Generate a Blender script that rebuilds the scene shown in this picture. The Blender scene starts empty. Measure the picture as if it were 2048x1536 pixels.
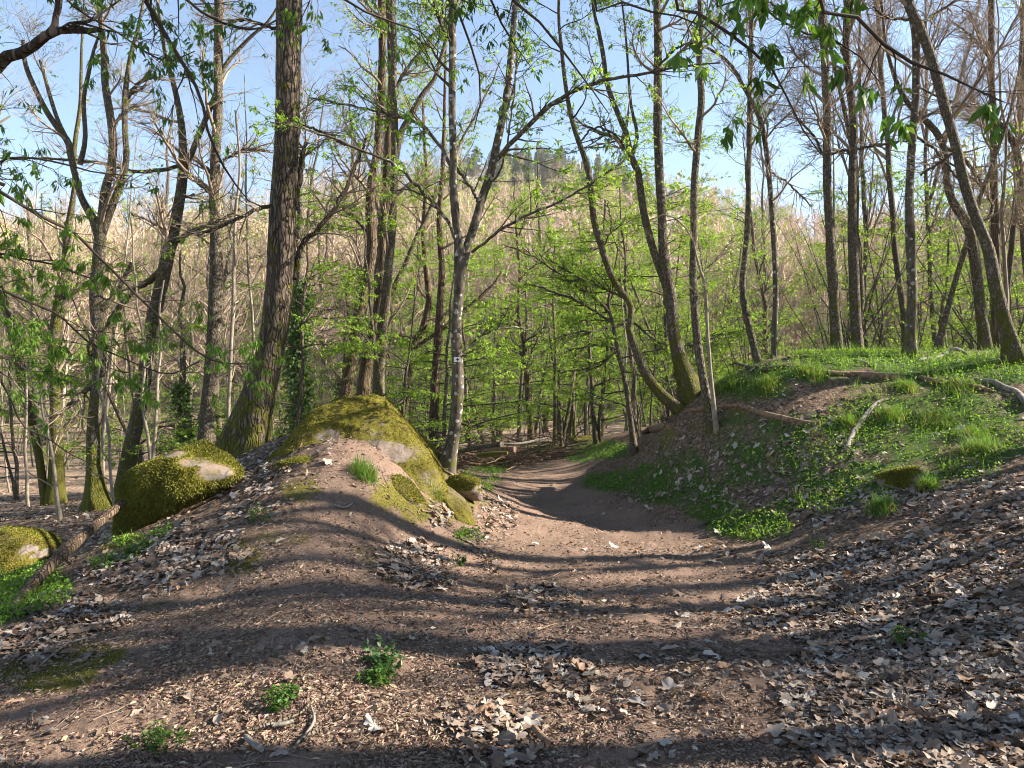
import bpy, bmesh, math
import numpy as np

rng = np.random.default_rng(11)
scn = bpy.context.scene
COL = scn.collection
W, H, F = 2048, 1536, 1518.0
PITCH = math.atan(40 / F)
CAMZ = 1.6
CP, SP = math.cos(PITCH), math.sin(PITCH)
SUN_AZ, SUN_EL = math.radians(85), math.radians(29)

# ------------------------------------------------------------------ camera mathematics
def raydir(px, py):
    x = (np.asarray(px, float) - 1024) / F
    y = (768 - np.asarray(py, float)) / F
    return np.stack([x, CP - y * SP, SP + y * CP], -1)

def PT(px, py, d):
    return raydir(px, py) * np.asarray(d, float)[..., None] + np.array([0, 0, CAMZ])

def proj(X, Y, Z):
    dep = Y * CP + (Z - CAMZ) * SP
    up = -Y * SP + (Z - CAMZ) * CP
    dd = np.where(dep > 0.3, dep, 0.3)
    px = np.where(dep > 0.3, 1024 + F * X / dd, -9999)
    py = np.where(dep > 0.3, 768 - F * up / dd, 9999)
    return px, py, dep

def sstep(a, b, x):
    t = np.clip((x - a) / (b - a), 0, 1)
    return t * t * (3 - 2 * t)

def norm(v):
    return v / np.maximum(np.linalg.norm(v, axis=-1, keepdims=True), 1e-9)

# ------------------------------------------------------------------ noise
def _hash(ix, iy, iz, s):
    n = (ix.astype(np.int64) * 374761393 + iy.astype(np.int64) * 668265263 + iz.astype(np.int64) * 2147483647 + s * 144269504) & 0xffffffff
    n = ((n ^ (n >> 13)) * 1274126177) & 0xffffffff
    n = ((n ^ (n >> 15)) * 2246822519) & 0xffffffff
    return ((n ^ (n >> 16)) & 0xffff) / 65535.0

def vnoise(x, y, s=0):
    ix, iy = np.floor(x), np.floor(y)
    fx, fy = x - ix, y - iy
    fx, fy = fx * fx * (3 - 2 * fx), fy * fy * (3 - 2 * fy)
    z = np.zeros_like(ix)
    a, b = _hash(ix, iy, z, s), _hash(ix + 1, iy, z, s)
    c, d = _hash(ix, iy + 1, z, s), _hash(ix + 1, iy + 1, z, s)
    return (a + (b - a) * fx) * (1 - fy) + (c + (d - c) * fx) * fy

def fbm(x, y, o=4, s=0):
    t, amp, tot = 0, 1.0, 0
    for k in range(o):
        t = t + amp * vnoise(x * 2**k + 13.7 * k, y * 2**k - 7.1 * k, s + k)
        tot += amp
        amp *= .5
    return t / tot

def vnoise3(p, s=0):
    i = np.floor(p)
    f = p - i
    f = f * f * (3 - 2 * f)
    r = 0
    for dx in (0, 1):
        for dy in (0, 1):
            for dz in (0, 1):
                w = (f[:, 0] if dx else 1 - f[:, 0]) * (f[:, 1] if dy else 1 - f[:, 1]) * (f[:, 2] if dz else 1 - f[:, 2])
                r = r + w * _hash(i[:, 0] + dx, i[:, 1] + dy, i[:, 2] + dz, s)
    return r

def fbm3(p, o=4, s=0):
    t, amp, tot = 0, 1.0, 0
    for k in range(o):
        t = t + amp * vnoise3(p * 2**k + 5.3 * k, s + k)
        tot += amp
        amp *= .5
    return t / tot

# ------------------------------------------------------------------ terrain
_cw = [(-6, -4, -.2), (-3, -3, 0), (0, -4, 0), (3, -3, .1), (6, -3, .6), (.5, 0, 0), (-2.5, .5, .05), (3, .5, .05), (6, 1, .55),
       (.6, 2.5, 0), (.7, 4, 0), (.9, 6, 0), (1, 8, 0), (.95, 10, 0), (.9, 12, 0), (.85, 14, 0), (.75, 17, 0), (.6, 20, .02), (.4, 23, .05), (.2, 26, .05),
       (2, 8, .06), (1.75, 10.5, .05), (1.5, 14, .1), (1.6, 18, .12), (1.6, 22, .15),
       (6, 16, 2.2), (10, 14, 2.5), (8.5, 9, 1.9), (9, 6, 1.2), (9, 3, .85), (14, 8, 2.0), (14, 0, 1.2), (4.2, 20, 1.2), (8, 24, 1.6), (3, 25, .5), (15, 25, 1.9),
       (-3.6, 13, .35), (-2, 13, .5), (-1.5, 16, .2), (0, 30, 0), (-3, 20, -.3), (-1, 23, 0), (-.9, 20, .05),
       (-4.7, 9.5, .1), (-5.6, 7, -.4), (-6.4, 10, -.5), (-7.4, 13.5, -.35), (-5.8, 13, -.25), (-5, 5.8, -.3), (-8, 6, -.75), (-9, 3, -.7), (-5.5, 2.5, -.15),
       (-12, 12, -.9), (-16, 22, -1), (-9, 22, -.8), (-14, 4, -1),
       (-30, 35, -1.5), (0, 45, -.3), (30, 35, 1.8), (40, 10, 2), (-40, 0, -2), (0, -30, 0), (-25, -25, -1), (25, -25, 1.5), (20, 45, 1), (-15, 45, -1)]
_cp = [(1430, 1090, 8.4), (1560, 1000, 9), (1500, 930, 10), (1700, 930, 9), (1430, 850, 11), (1650, 830, 10.2), (1560, 760, 11), (1700, 722, 11.5),
       (1900, 722, 11.5), (2048, 717, 11.2), (1900, 850, 9.5), (2048, 880, 8.5), (2048, 1000, 7), (1850, 1000, 7.6), (2048, 1150, 5.6), (1700, 1150, 6.6),
       (2048, 1350, 4.2), (1800, 1350, 4.4), (1390, 800, 11.9), (1320, 860, 12), (1300, 920, 12), (1240, 960, 12.3), (1285, 875, 16), (1270, 907, 15), (1180, 892, 26),
       (905, 940, 10.5), (990, 940, 16), (960, 1000, 10), (940, 1060, 8.5), (1000, 980, 13.3), (850, 965, 9.3), (830, 1130, 6.9), (760, 1060, 7.4), (860, 1065, 7.8),
       (700, 950, 8), (620, 1100, 6.4), (560, 1000, 7.6), (500, 1300, 4.4), (400, 1450, 3.6), (650, 1200, 5.3), (800, 1300, 4.6), (900, 1400, 4),
       (330, 1080, 7), (200, 1180, 6.2), (400, 1180, 5.9), (0, 1240, 5.4), (0, 1400, 4), (250, 1300, 4.7), (490, 910, 10.5), (560, 905, 9.6), (700, 885, 9), (600, 860, 10.5),
       (800, 920, 9.2), (300, 1078, 7.3), (235, 1092, 7.6), (420, 1020, 7.9)]
_c = list(_cw) + [tuple(PT(a, b, d)) for a, b, d in _cp]
_C = np.array(_c)

def _tphi(r2):
    return np.where(r2 > 1e-12, .5 * r2 * np.log(np.maximum(r2, 1e-12)), 0)

_n = len(_C)
_d2 = ((_C[:, None, :2] - _C[None, :, :2]) ** 2).sum(-1)
_A = np.zeros((_n + 3, _n + 3))
_A[:_n, :_n] = _tphi(_d2) + np.eye(_n) * .06
_A[:_n, _n] = 1
_A[:_n, _n + 1:] = _C[:, :2]
_A[_n:, :_n] = _A[:_n, _n:].T
_wt = np.linalg.solve(_A, np.concatenate([_C[:, 2], np.zeros(3)]))

def _tps(X, Y):
    out = np.empty(X.shape)
    Xf, Yf, of = X.ravel(), Y.ravel(), out.ravel()
    for a in range(0, len(Xf), 20000):
        x, y = Xf[a:a + 20000], Yf[a:a + 20000]
        r2 = (x[:, None] - _C[None, :, 0]) ** 2 + (y[:, None] - _C[None, :, 1]) ** 2
        of[a:a + 20000] = _tphi(r2) @ _wt[:_n] + _wt[_n] + _wt[_n + 1] * x + _wt[_n + 2] * y
    return of.reshape(X.shape)

_skx = np.array([-1500, -400, 0, 250, 450, 650, 800, 950, 1080, 1200, 1400, 1550, 1700, 2048, 2400, 3200])
_sky = np.array([640, 500, 445, 445, 425, 345, 330, 295, 285, 305, 372, 405, 440, 455, 560, 790])
RH0, RH1 = 48.0, 330.0

def height(X, Y):
    X, Y = np.asarray(X, float), np.asarray(Y, float)
    r = np.hypot(X, Y)
    th = np.arctan2(X, Y)
    far = -.2 + 1.5 * np.sin(th) * np.minimum(r / 40, 1.2)
    near = _tps(np.clip(X, -45, 45), np.clip(Y, -35, 48))
    w = sstep(26, 44, r)
    h = near * (1 - w) + far * w
    thc = np.clip(th, -1.25, 1.25)
    px = 1024 + F * np.tan(thc)
    E = (808 - np.interp(px, _skx, _sky)) / F * np.cos(thc)
    E = np.where(np.abs(th) > 1.25, 0, E)
    t = np.clip((r - RH0) / (RH1 - RH0), 0, 1)
    top = np.maximum(E * RH1 - 9, 0)
    h = h + top * (t ** 1.25) * (1 + .0 * r) + np.where(r > RH1, -(r - RH1) * .12, 0)
    h = h + (fbm(X * .9, Y * .9, 3, 5) - .5) * .10 * sstep(1.5, 6, r) + (fbm(X * 3.5, Y * 3.5, 3, 9) - .5) * .035
    return h

def H1(x, y):
    return float(height(np.array([x]), np.array([y]))[0])

_ts = np.concatenate([np.geomspace(1.2, 60, 900)])

def gp(px, py, dmax=60):
    """point of the ground seen at a photo pixel"""
    p = raydir(px, py)[None] * _ts[:, None] + np.array([0, 0, CAMZ])
    g = height(p[:, 0], p[:, 1])
    k = np.argmax(p[:, 2] < g)
    if p[k, 2] >= g[k]:
        k = len(_ts) - 1
    q = p[k].copy()
    q[2] = g[k]
    return q

# ------------------------------------------------------------------ mesh building
def link(o, parent=None):
    COL.objects.link(o)
    if parent is not None:
        o.parent = parent
    return o

def mesh_obj(name, verts, quads=None, tris=None, mat=None, parent=None, smooth=True, col=None, origin=None):
    me = bpy.data.meshes.new(name)
    v = np.asarray(verts, np.float32)
    if origin is not None:
        v = v - np.asarray(origin, np.float32)
    nq = 0 if quads is None else len(quads)
    nt = 0 if tris is None else len(tris)
    me.vertices.add(len(v))
    me.vertices.foreach_set('co', v.ravel())
    li = []
    if nq:
        li.append(np.asarray(quads, np.int32).ravel())
    if nt:
        li.append(np.asarray(tris, np.int32).ravel())
    li = np.concatenate(li)
    me.loops.add(len(li))
    me.loops.foreach_set('vertex_index', li)
    me.polygons.add(nq + nt)
    ls = np.concatenate([np.arange(nq) * 4, nq * 4 + np.arange(nt) * 3]).astype(np.int32)
    me.polygons.foreach_set('loop_start', ls)
    me.polygons.foreach_set('use_smooth', np.full(nq + nt, smooth))
    me.update(calc_edges=True)
    if col is not None:
        c = np.ones((len(v), 4), np.float32)
        c[:, :col.shape[1]] = col
        a = me.color_attributes.new('col', 'FLOAT_COLOR', 'POINT')
        a.data.foreach_set('color', c.ravel())
    if mat is not None:
        me.materials.append(mat)
    o = bpy.data.objects.new(name, me)
    link(o, parent)
    return o

def empty(name, loc, label, cat, group=None):
    o = bpy.data.objects.new(name, None)
    o.location = loc
    o.empty_display_size = .2
    link(o)
    tag(o, label, cat, group)
    return o

def tag(o, label, cat, group=None, kind=None):
    if label:
        o['label'] = label
    if cat:
        o['category'] = cat
    if group:
        o['group'] = group
    if kind:
        o['kind'] = kind
    return o

class MB:
    def __init__(s):
        s.v, s.q, s.t, s.c, s.n = [], [], [], [], 0
    def add(s, v, q=None, t=None, c=None):
        v = np.asarray(v, float).reshape(-1, 3)
        if q is not None and len(q):
            s.q.append(np.asarray(q).reshape(-1, 4) + s.n)
        if t is not None and len(t):
            s.t.append(np.asarray(t).reshape(-1, 3) + s.n)
        if c is None:
            c = np.ones((len(v), 3)) * .5
        c = np.broadcast_to(np.asarray(c, float), (len(v), 3))
        s.v.append(v)
        s.c.append(c)
        s.n += len(v)
    def build(s, name, mat, parent=None, smooth=True, origin=None):
        if not s.n:
            return None
        return mesh_obj(name, np.concatenate(s.v), np.concatenate(s.q) if s.q else None, np.concatenate(s.t) if s.t else None,
                        mat, parent, smooth, np.concatenate(s.c), origin)

def tube(PL, R, S):
    """N polylines (N,K,3) with radii (N,K) -> verts, quads"""
    N, K, _ = PL.shape
    T = np.empty_like(PL)
    T[:, 1:-1] = PL[:, 2:] - PL[:, :-2]
    T[:, 0] = PL[:, 1] - PL[:, 0]
    T[:, -1] = PL[:, -1] - PL[:, -2]
    T = norm(T)
    D = norm(PL[:, -1] - PL[:, 0])
    ax = np.argmin(np.abs(D), axis=1)
    ref = np.eye(3)[ax]
    U = norm(np.cross(T, ref[:, None, :]))
    V = np.cross(T, U)
    a = np.arange(S) * 2 * math.pi / S
    Rr = R[..., None] if R.ndim == 2 else R
    v = PL[:, :, None, :] + (Rr * np.cos(a))[..., None] * U[:, :, None, :] + (Rr * np.sin(a))[..., None] * V[:, :, None, :]
    idx = np.arange(N * K * S).reshape(N, K, S)
    j2 = np.roll(np.arange(S), -1)
    q = np.stack([idx[:, :-1, :], idx[:, :-1, j2], idx[:, 1:, j2], idx[:, 1:, :]], -1).reshape(-1, 4)
    return v.reshape(-1, 3), q

def spline(pts, K):
    """Catmull-Rom through rows of pts -> K rows"""
    p = np.asarray(pts, float)
    if len(p) == 2:
        t = np.linspace(0, 1, K)[:, None]
        return p[0] * (1 - t) + p[1] * t
    e = np.concatenate([[2 * p[0] - p[1]], p, [2 * p[-1] - p[-2]]])
    sl = np.concatenate([[0], np.cumsum(np.linalg.norm(np.diff(p[:, :3], axis=0), axis=1))])
    s = np.linspace(0, sl[-1], K)
    k = np.clip(np.searchsorted(sl, s, side='right') - 1, 0, len(p) - 2)
    t = ((s - sl[k]) / np.maximum(sl[k + 1] - sl[k], 1e-9))[:, None]
    a, b, c, d = e[k], e[k + 1], e[k + 2], e[k + 3]
    return .5 * (2 * b + (c - a) * t + (2 * a - 5 * b + 4 * c - d) * t**2 + (3 * b - a - 3 * c + d) * t**3)

def spawn(PL, R, M, tr=(.3, 1), ang=(.5, 1.), L=(1, 2), K=6, rr=.5, wig=.15, up=0., flat=0., fall=.5, rmax=9., taper=.25):
    N, Kp, _ = PL.shape
    sl = np.linalg.norm(PL[:, -1] - PL[:, 0], axis=1) + .01
    i = rng.choice(N, M, p=sl / sl.sum())
    t = rng.uniform(tr[0], tr[1], M)
    u = t * (Kp - 1)
    k = np.minimum(u.astype(int), Kp - 2)
    f = (u - k)[:, None]
    p = PL[i, k] * (1 - f) + PL[i, k + 1] * f
    r = R[i, k] * (1 - f[:, 0]) + R[i, k + 1] * f[:, 0]
    T = norm(PL[i, k + 1] - PL[i, k])
    rd = rng.normal(size=(M, 3))
    rd[:, 2] *= (1 - flat)
    pr = norm(rd - (rd * T).sum(1, keepdims=True) * T)
    a = rng.uniform(ang[0], ang[1], M)[:, None]
    D = np.cos(a) * T + np.sin(a) * pr
    if flat:
        D[:, 2] *= (1 - flat * .8)
        D = norm(D)
    Ls = rng.uniform(L[0], L[1], M) * (1 - fall * t)
    st = (Ls / (K - 1))[:, None]
    out = np.empty((M, K, 3))
    out[:, 0] = p
    for j in range(1, K):
        n_ = rng.normal(size=(M, 3)) * wig
        n_[:, 2] = n_[:, 2] * (1 - flat * .7) + up
        D = norm(D + n_)
        out[:, j] = out[:, j - 1] + D * st
    r0 = np.minimum(np.minimum(r * rr, rmax), Ls * .03)
    Rr = np.maximum(r0, .0012)[:, None] * np.linspace(1, taper, K)[None]
    return out, Rr

def leaves(mb, base, d, L, Wd, colr, droopn=.15, cvar=.25):
    """folded leaf blades: two quads each"""
    N = len(base)
    d = norm(d)
    s = norm(np.cross(d, rng.normal(size=(N, 3))))
    n = np.cross(s, d)
    L = np.broadcast_to(L, N)[:, None]
    Wd = np.broadcast_to(Wd, N)[:, None]
    tip = base + d * L + np.array([0, 0, -1]) * L * droopn
    mid = base + d * L * .5 - n * Wd * .12
    le = base + d * L * .5 + s * Wd * .5 + n * Wd * .12
    ri = base + d * L * .5 - s * Wd * .5 + n * Wd * .12
    v = np.stack([base, le, tip, ri, mid], 1).reshape(-1, 3)
    o = np.arange(N)[:, None] * 5
    q = np.concatenate([o + np.array([0, 1, 2, 4]), o + np.array([0, 4, 2, 3])])
    c = np.asarray(colr)[None] * rng.uniform(1 - cvar, 1 + cvar, (N, 1)) * rng.uniform(.9, 1.1, (N, 3))
    mb.add(v, q, c=np.repeat(c, 5, axis=0))

def leaf_clusters(mb, PL, M, nl, L, colr, tr=(.2, 1), wf=.42, droop=.7, spread=.9):
    """young leaves hanging in small bunches along twigs"""
    N, K, _ = PL.shape
    i = rng.integers(0, N, M)
    u = rng.uniform(tr[0], tr[1], M) * (K - 1)
    k = np.minimum(u.astype(int), K - 2)
    f = (u - k)[:, None]
    p = PL[i, k] * (1 - f) + PL[i, k + 1] * f
    p = np.repeat(p, nl, axis=0) + rng.normal(size=(M * nl, 3)) * L * .16
    d = rng.normal(size=(len(p), 3)) * spread
    d[:, 2] = d[:, 2] * .5 - droop
    ll = np.repeat(rng.uniform(.6, 1.15, M), nl) * rng.uniform(L * .6, L * 1.1, len(p))
    leaves(mb, p, d, ll, ll * wf * rng.uniform(.8, 1.2, len(p)), colr)

# ------------------------------------------------------------------ materials
def newmat(name):
    m = bpy.data.materials.new(name)
    m.use_nodes = True
    nt = m.node_tree
    nt.nodes.clear()
    out = nt.nodes.new('ShaderNodeOutputMaterial')
    return m, nt, out

class NT:
    def __init__(s, nt):
        s.nt = nt
    def n(s, t, **kw):
        x = s.nt.nodes.new(t)
        for k, v in kw.items():
            if k.startswith('i_'):
                key = k[2:]
                x.inputs[int(key) if key.isdigit() else key].default_value = v
            else:
                setattr(x, k, v)
        return x
    def l(s, a, b):
        s.nt.links.new(a, b)
    def mix(s, f, a, b, bt='MIX'):
        x = s.nt.nodes.new('ShaderNodeMix')
        x.data_type = 'RGBA'
        x.blend_type = bt
        for sock, val in ((x.inputs[0], f), (x.inputs[6], a), (x.inputs[7], b)):
            if hasattr(val, 'is_linked') or hasattr(val, 'links'):
                s.l(val, sock)
            else:
                sock.default_value = val if isinstance(val, float) else (*val, 1)
        return x.outputs[2]
    def math(s, op, a, b=None, clamp=False):
        x = s.nt.nodes.new('ShaderNodeMath')
        x.operation = op
        x.use_clamp = clamp
        for sock, val in ((x.inputs[0], a), (x.inputs[1], b)):
            if val is None:
                continue
            if hasattr(val, 'links'):
                s.l(val, sock)
            else:
                sock.default_value = val
        return x.outputs[0]
    def noise(s, co, scale, detail=5, rough=.6, dist=0):
        x = s.n('ShaderNodeTexNoise')
        x.inputs['Scale'].default_value = scale
        x.inputs['Detail'].default_value = detail
        x.inputs['Roughness'].default_value = rough
        x.inputs['Distortion'].default_value = dist
        s.l(co, x.inputs['Vector'])
        return x.outputs['Fac']
    def ramp(s, f, stops):
        x = s.nt.nodes.new('ShaderNodeValToRGB')
        e = x.color_ramp.elements
        while len(e) < len(stops):
            e.new(.5)
        for a, (p, c) in zip(e, stops):
            a.position = p
            a.color = (c, c, c, 1) if isinstance(c, (int, float)) else (*c, 1)
        s.l(f, x.inputs[0])
        return x.outputs[0]
    def bump(s, h, strength, dist):
        x = s.n('ShaderNodeBump')
        x.inputs['Strength'].default_value = strength
        x.inputs['Distance'].default_value = dist
        s.l(h, x.inputs['Height'])
        return x.outputs[0]
    def pbsdf(s, out, color, rough=.9, normal=None, spec=.2):
        x = s.n('ShaderNodeBsdfPrincipled')
        if hasattr(color, 'links'):
            s.l(color, x.inputs['Base Color'])
        else:
            x.inputs['Base Color'].default_value = (*color, 1)
        x.inputs['Roughness'].default_value = rough
        x.inputs['Specular IOR Level'].default_value = spec
        if normal is not None:
            s.l(normal, x.inputs['Normal'])
        if out is not None:
            s.l(x.outputs[0], out.inputs[0])
        return x

def mat_leaf(name, trans=.45, tint=(1.25, 1.2, .6)):
    m, nt, out = newmat(name)
    N = NT(nt)
    at = N.n('ShaderNodeVertexColor', layer_name='col')
    p = N.pbsdf(None, at.outputs[0], .55, None, .25)
    tr = N.n('ShaderNodeBsdfTranslucent')
    N.l(N.mix(1.0, at.outputs[0], tint, 'MULTIPLY'), tr.inputs[0])
    mx = N.n('ShaderNodeMixShader')
    mx.inputs[0].default_value = trans
    N.l(p.outputs[0], mx.inputs[1])
    N.l(tr.outputs[0], mx.inputs[2])
    N.l(mx.outputs[0], out.inputs[0])
    return m

def mat_bark(name, dark, light, moss=(.085, .085, .014), scale=22, stretch=.14, bumpd=.012, lichen=0., lich_col=(.5, .5, .45), mossbias=0., plates=0, lth=.57):
    """col.r on the mesh is how mossy the bark is"""
    m, nt, out = newmat(name)
    N = NT(nt)
    tc = N.n('ShaderNodeTexCoord')
    mp = N.n('ShaderNodeMapping')
    mp.inputs['Scale'].default_value = (1, 1, stretch)
    N.l(tc.outputs['Object'], mp.inputs[0])
    ridg = N.noise(mp.outputs[0], scale, 4, .65, .4)
    r2 = N.ramp(ridg, [(.36, 0), (.62, 1)])
    if plates:
        wob = N.n('ShaderNodeVectorMath', operation='MULTIPLY_ADD')
        nz = N.n('ShaderNodeTexNoise')
        nz.inputs['Scale'].default_value = 5
        N.l(tc.outputs['Object'], nz.inputs['Vector'])
        N.l(nz.outputs['Color'], wob.inputs[0])
        wob.inputs[1].default_value = (.09, .09, .03)
        N.l(mp.outputs[0], wob.inputs[2])
        vo = N.n('ShaderNodeTexVoronoi', feature='DISTANCE_TO_EDGE')
        vo.inputs['Scale'].default_value = plates
        N.l(wob.outputs[0], vo.inputs['Vector'])
        pl = N.ramp(vo.outputs['Distance'], [(.02, 0), (.2, 1)])
        r2 = N.math('MULTIPLY', pl, N.ramp(ridg, [(.3, .35), (.65, 1)]))
        ridg = N.math('ADD', N.math('MULTIPLY', ridg, .4), pl)
    big = N.noise(tc.outputs['Object'], 2.2, 3)
    c = N.mix(r2, dark, light)
    c = N.mix(N.ramp(big, [(.35, 0), (.7, .55)]), c, tuple(x * .62 for x in light))
    if lichen:
        lv = N.n('ShaderNodeTexVoronoi')
        lv.inputs['Scale'].default_value = 13
        N.l(tc.outputs['Object'], lv.inputs['Vector'])
        lsep = N.n('ShaderNodeSeparateColor')
        N.l(lv.outputs['Color'], lsep.inputs[0])
        ln = N.math('SUBTRACT', N.math('ADD', lth + .02, N.math('MULTIPLY', lsep.outputs[0], .42)), N.math('ADD', lv.outputs['Distance'], N.math('MULTIPLY', N.noise(tc.outputs['Object'], 40, 3), .5)))
        ln = N.math('ADD', ln, .25)
        c = N.mix(N.math('MULTIPLY', N.ramp(ln, [(lth, 0), (lth + .03, 1)]), lichen), c, lich_col)
    at = N.n('ShaderNodeVertexColor', layer_name='col')
    sep = N.n('ShaderNodeSeparateColor')
    N.l(at.outputs[0], sep.inputs[0])
    mn = N.noise(tc.outputs['Object'], 6, 5, .7)
    mm = N.math('ADD', sep.outputs[0], N.math('MULTIPLY', N.math('SUBTRACT', mn, .5), 3.2))
    mm = N.ramp(mm, [(.42 - mossbias, 0), (.75 - mossbias, 1)])
    fine = N.noise(tc.outputs['Object'], 60, 3)
    mc = N.mix(fine, tuple(x * .55 for x in moss), tuple(x * 1.35 for x in moss))
    c = N.mix(mm, c, mc)
    N.pbsdf(out, c, .9, N.bump(ridg, 1.0, bumpd), .15)
    return m

def mat_twig(name, a, b):
    m, nt, out = newmat(name)
    N = NT(nt)
    tc = N.n('ShaderNodeTexCoord')
    n = N.noise(tc.outputs['Object'], 1.3, 4)
    n2 = N.noise(tc.outputs['Object'], 25, 2)
    c = N.mix(N.ramp(n, [(.35, 0), (.65, 1)]), a, b)
    c = N.mix(N.math('MULTIPLY', n2, .5), c, tuple(x * .4 for x in a))
    N.pbsdf(out, c, .85, None, .15)
    return m

M = {}
M['oak'] = mat_bark('ridged_oak_bark', (.024, .018, .013), (.165, .128, .098), scale=24, stretch=.16, bumpd=.03, plates=22)
M['grey'] = mat_bark('grey_bark', (.04, .033, .025), (.17, .14, .1), scale=22, stretch=.35, bumpd=.012, lichen=.45, lich_col=(.27, .26, .21), mossbias=.0, plates=34)
M['dark'] = mat_bark('dark_bark', (.04, .033, .024), (.185, .15, .112), scale=22, stretch=.35, bumpd=.012, lichen=.4, lich_col=(.22, .22, .19), mossbias=.0, plates=36)
M['brown'] = mat_bark('brown_stringy_bark', (.03, .021, .015), (.185, .13, .088), scale=26, stretch=.07, bumpd=.02, plates=28)
M['birchy'] = mat_bark('lichened_bark', (.025, .02, .016), (.13, .108, .082), scale=18, stretch=.4, bumpd=.01, lichen=.75, lich_col=(.38, .38, .34), lth=.61)
M['pale'] = mat_bark('pale_bark', (.12, .1, .08), (.26, .22, .17), scale=14, stretch=.5, bumpd=.006)
M['rot'] = mat_bark('rotting_wood', (.05, .028, .018), (.27, .18, .12), scale=20, stretch=1., bumpd=.02)
M['deadgrey'] = mat_bark('grey_dead_wood', (.07, .058, .048), (.27, .24, .21), scale=24, stretch=1., bumpd=.01)
M['twig'] = mat_twig('twig_bark', (.2, .15, .11), (.33, .26, .19))
M['twig_dark'] = mat_twig('dark_twig_bark', (.045, .036, .028), (.1, .08, .06))
M['twig_pink'] = mat_twig('far_twig_bark', (.34, .235, .18), (.42, .31, .24))
M['leaf'] = mat_leaf('young_leaf', .58)
M['leaf_chest'] = mat_leaf('chestnut_leaf', .4)
M['grass'] = mat_leaf('grass_blade', .45, (1.15, 1.15, .6))
M['dead_leaf'] = mat_leaf('dead_leaf', .12, (1.1, .9, .7))
M['moss'] = mat_leaf('moss_tuft', .25, (1.1, 1.1, .6))
M['debris'] = mat_leaf('debris', .05, (1, .9, .8))
M['wood_stuff'] = mat_leaf('distant_wood', .15, (1, 1, .9))

# ground: masks say which stuff covers it (soil / moss / green)
def mat_ground():
    m, nt, out = newmat('forest_ground')
    N = NT(nt)
    tc = N.n('ShaderNodeTexCoord')
    co = tc.outputs['Object']
    at = N.n('ShaderNodeVertexColor', layer_name='col')
    sep = N.n('ShaderNodeSeparateColor')
    N.l(at.outputs[0], sep.inputs[0])
    f1 = N.noise(co, 38, 6, .75, .3)
    f2 = N.noise(co, 4.5, 5, .65)
    f3 = N.noise(co, 130, 3, .7)
    soil = N.mix(N.ramp(f1, [(.3, 0), (.68, 1)]), (.08, .053, .041), (.295, .2, .15))
    soil = N.mix(N.ramp(f2, [(.35, 0), (.7, .55)]), soil, (.14, .092, .066))
    soil = N.mix(N.ramp(f3, [(.45, 0), (.75, .8)]), soil, (.31, .22, .165))
    f0 = N.noise(co, 1.1, 4, .6)
    soil = N.mix(N.ramp(f0, [(.42, 0), (.66, .6)]), soil, (.1, .07, .055))
    vo = N.n('ShaderNodeTexVoronoi')
    vo.inputs['Scale'].default_value = 24
    wv = N.n('ShaderNodeVectorMath', operation='MULTIPLY_ADD')
    wn_ = N.n('ShaderNodeTexNoise')
    wn_.inputs['Scale'].default_value = 30
    wn_.inputs['Detail'].default_value = 4
    N.l(co, wn_.inputs['Vector'])
    N.l(wn_.outputs['Color'], wv.inputs[0])
    wv.inputs[1].default_value = (.12, .12, .12)
    N.l(co, wv.inputs[2])
    N.l(wv.outputs[0], vo.inputs['Vector'])
    vs = N.n('ShaderNodeSeparateColor')
    N.l(vo.outputs['Color'], vs.inputs[0])
    lit = N.mix(vs.outputs[0], (.07, .046, .034), (.34, .235, .165))
    lit = N.mix(N.ramp(vo.outputs['Distance'], [(.25, 0), (.7, .8)]), lit, (.05, .034, .024))
    lit = N.mix(N.ramp(f1, [(.5, 0), (.8, .6)]), lit, (.1, .07, .05))
    lit = N.mix(at.outputs[1], lit, N.mix(vs.outputs[0], (.16, .11, .075), (.4, .295, .21)))  # alpha shifts far litter to a paler, sunlit-looking beige
    moss = N.mix(N.ramp(f1, [(.3, 0), (.7, 1)]), (.03, .032, .006), (.19, .17, .028))
    moss = N.mix(N.ramp(f3, [(.45, 0), (.7, .7)]), moss, (.09, .07, .03))
    green = N.mix(f1, (.02, .045, .008), (.07, .13, .022))
    c = N.mix(sep.outputs[0], lit, soil)
    c = N.mix(sep.outputs[2], c, green)
    c = N.mix(sep.outputs[1], c, moss)
    hgt = N.math('ADD', f1, N.math('MULTIPLY', f3, .5))
    N.pbsdf(out, c, .95, N.bump(hgt, .9, .02), .1)
    return m
M['ground'] = mat_ground()

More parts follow.
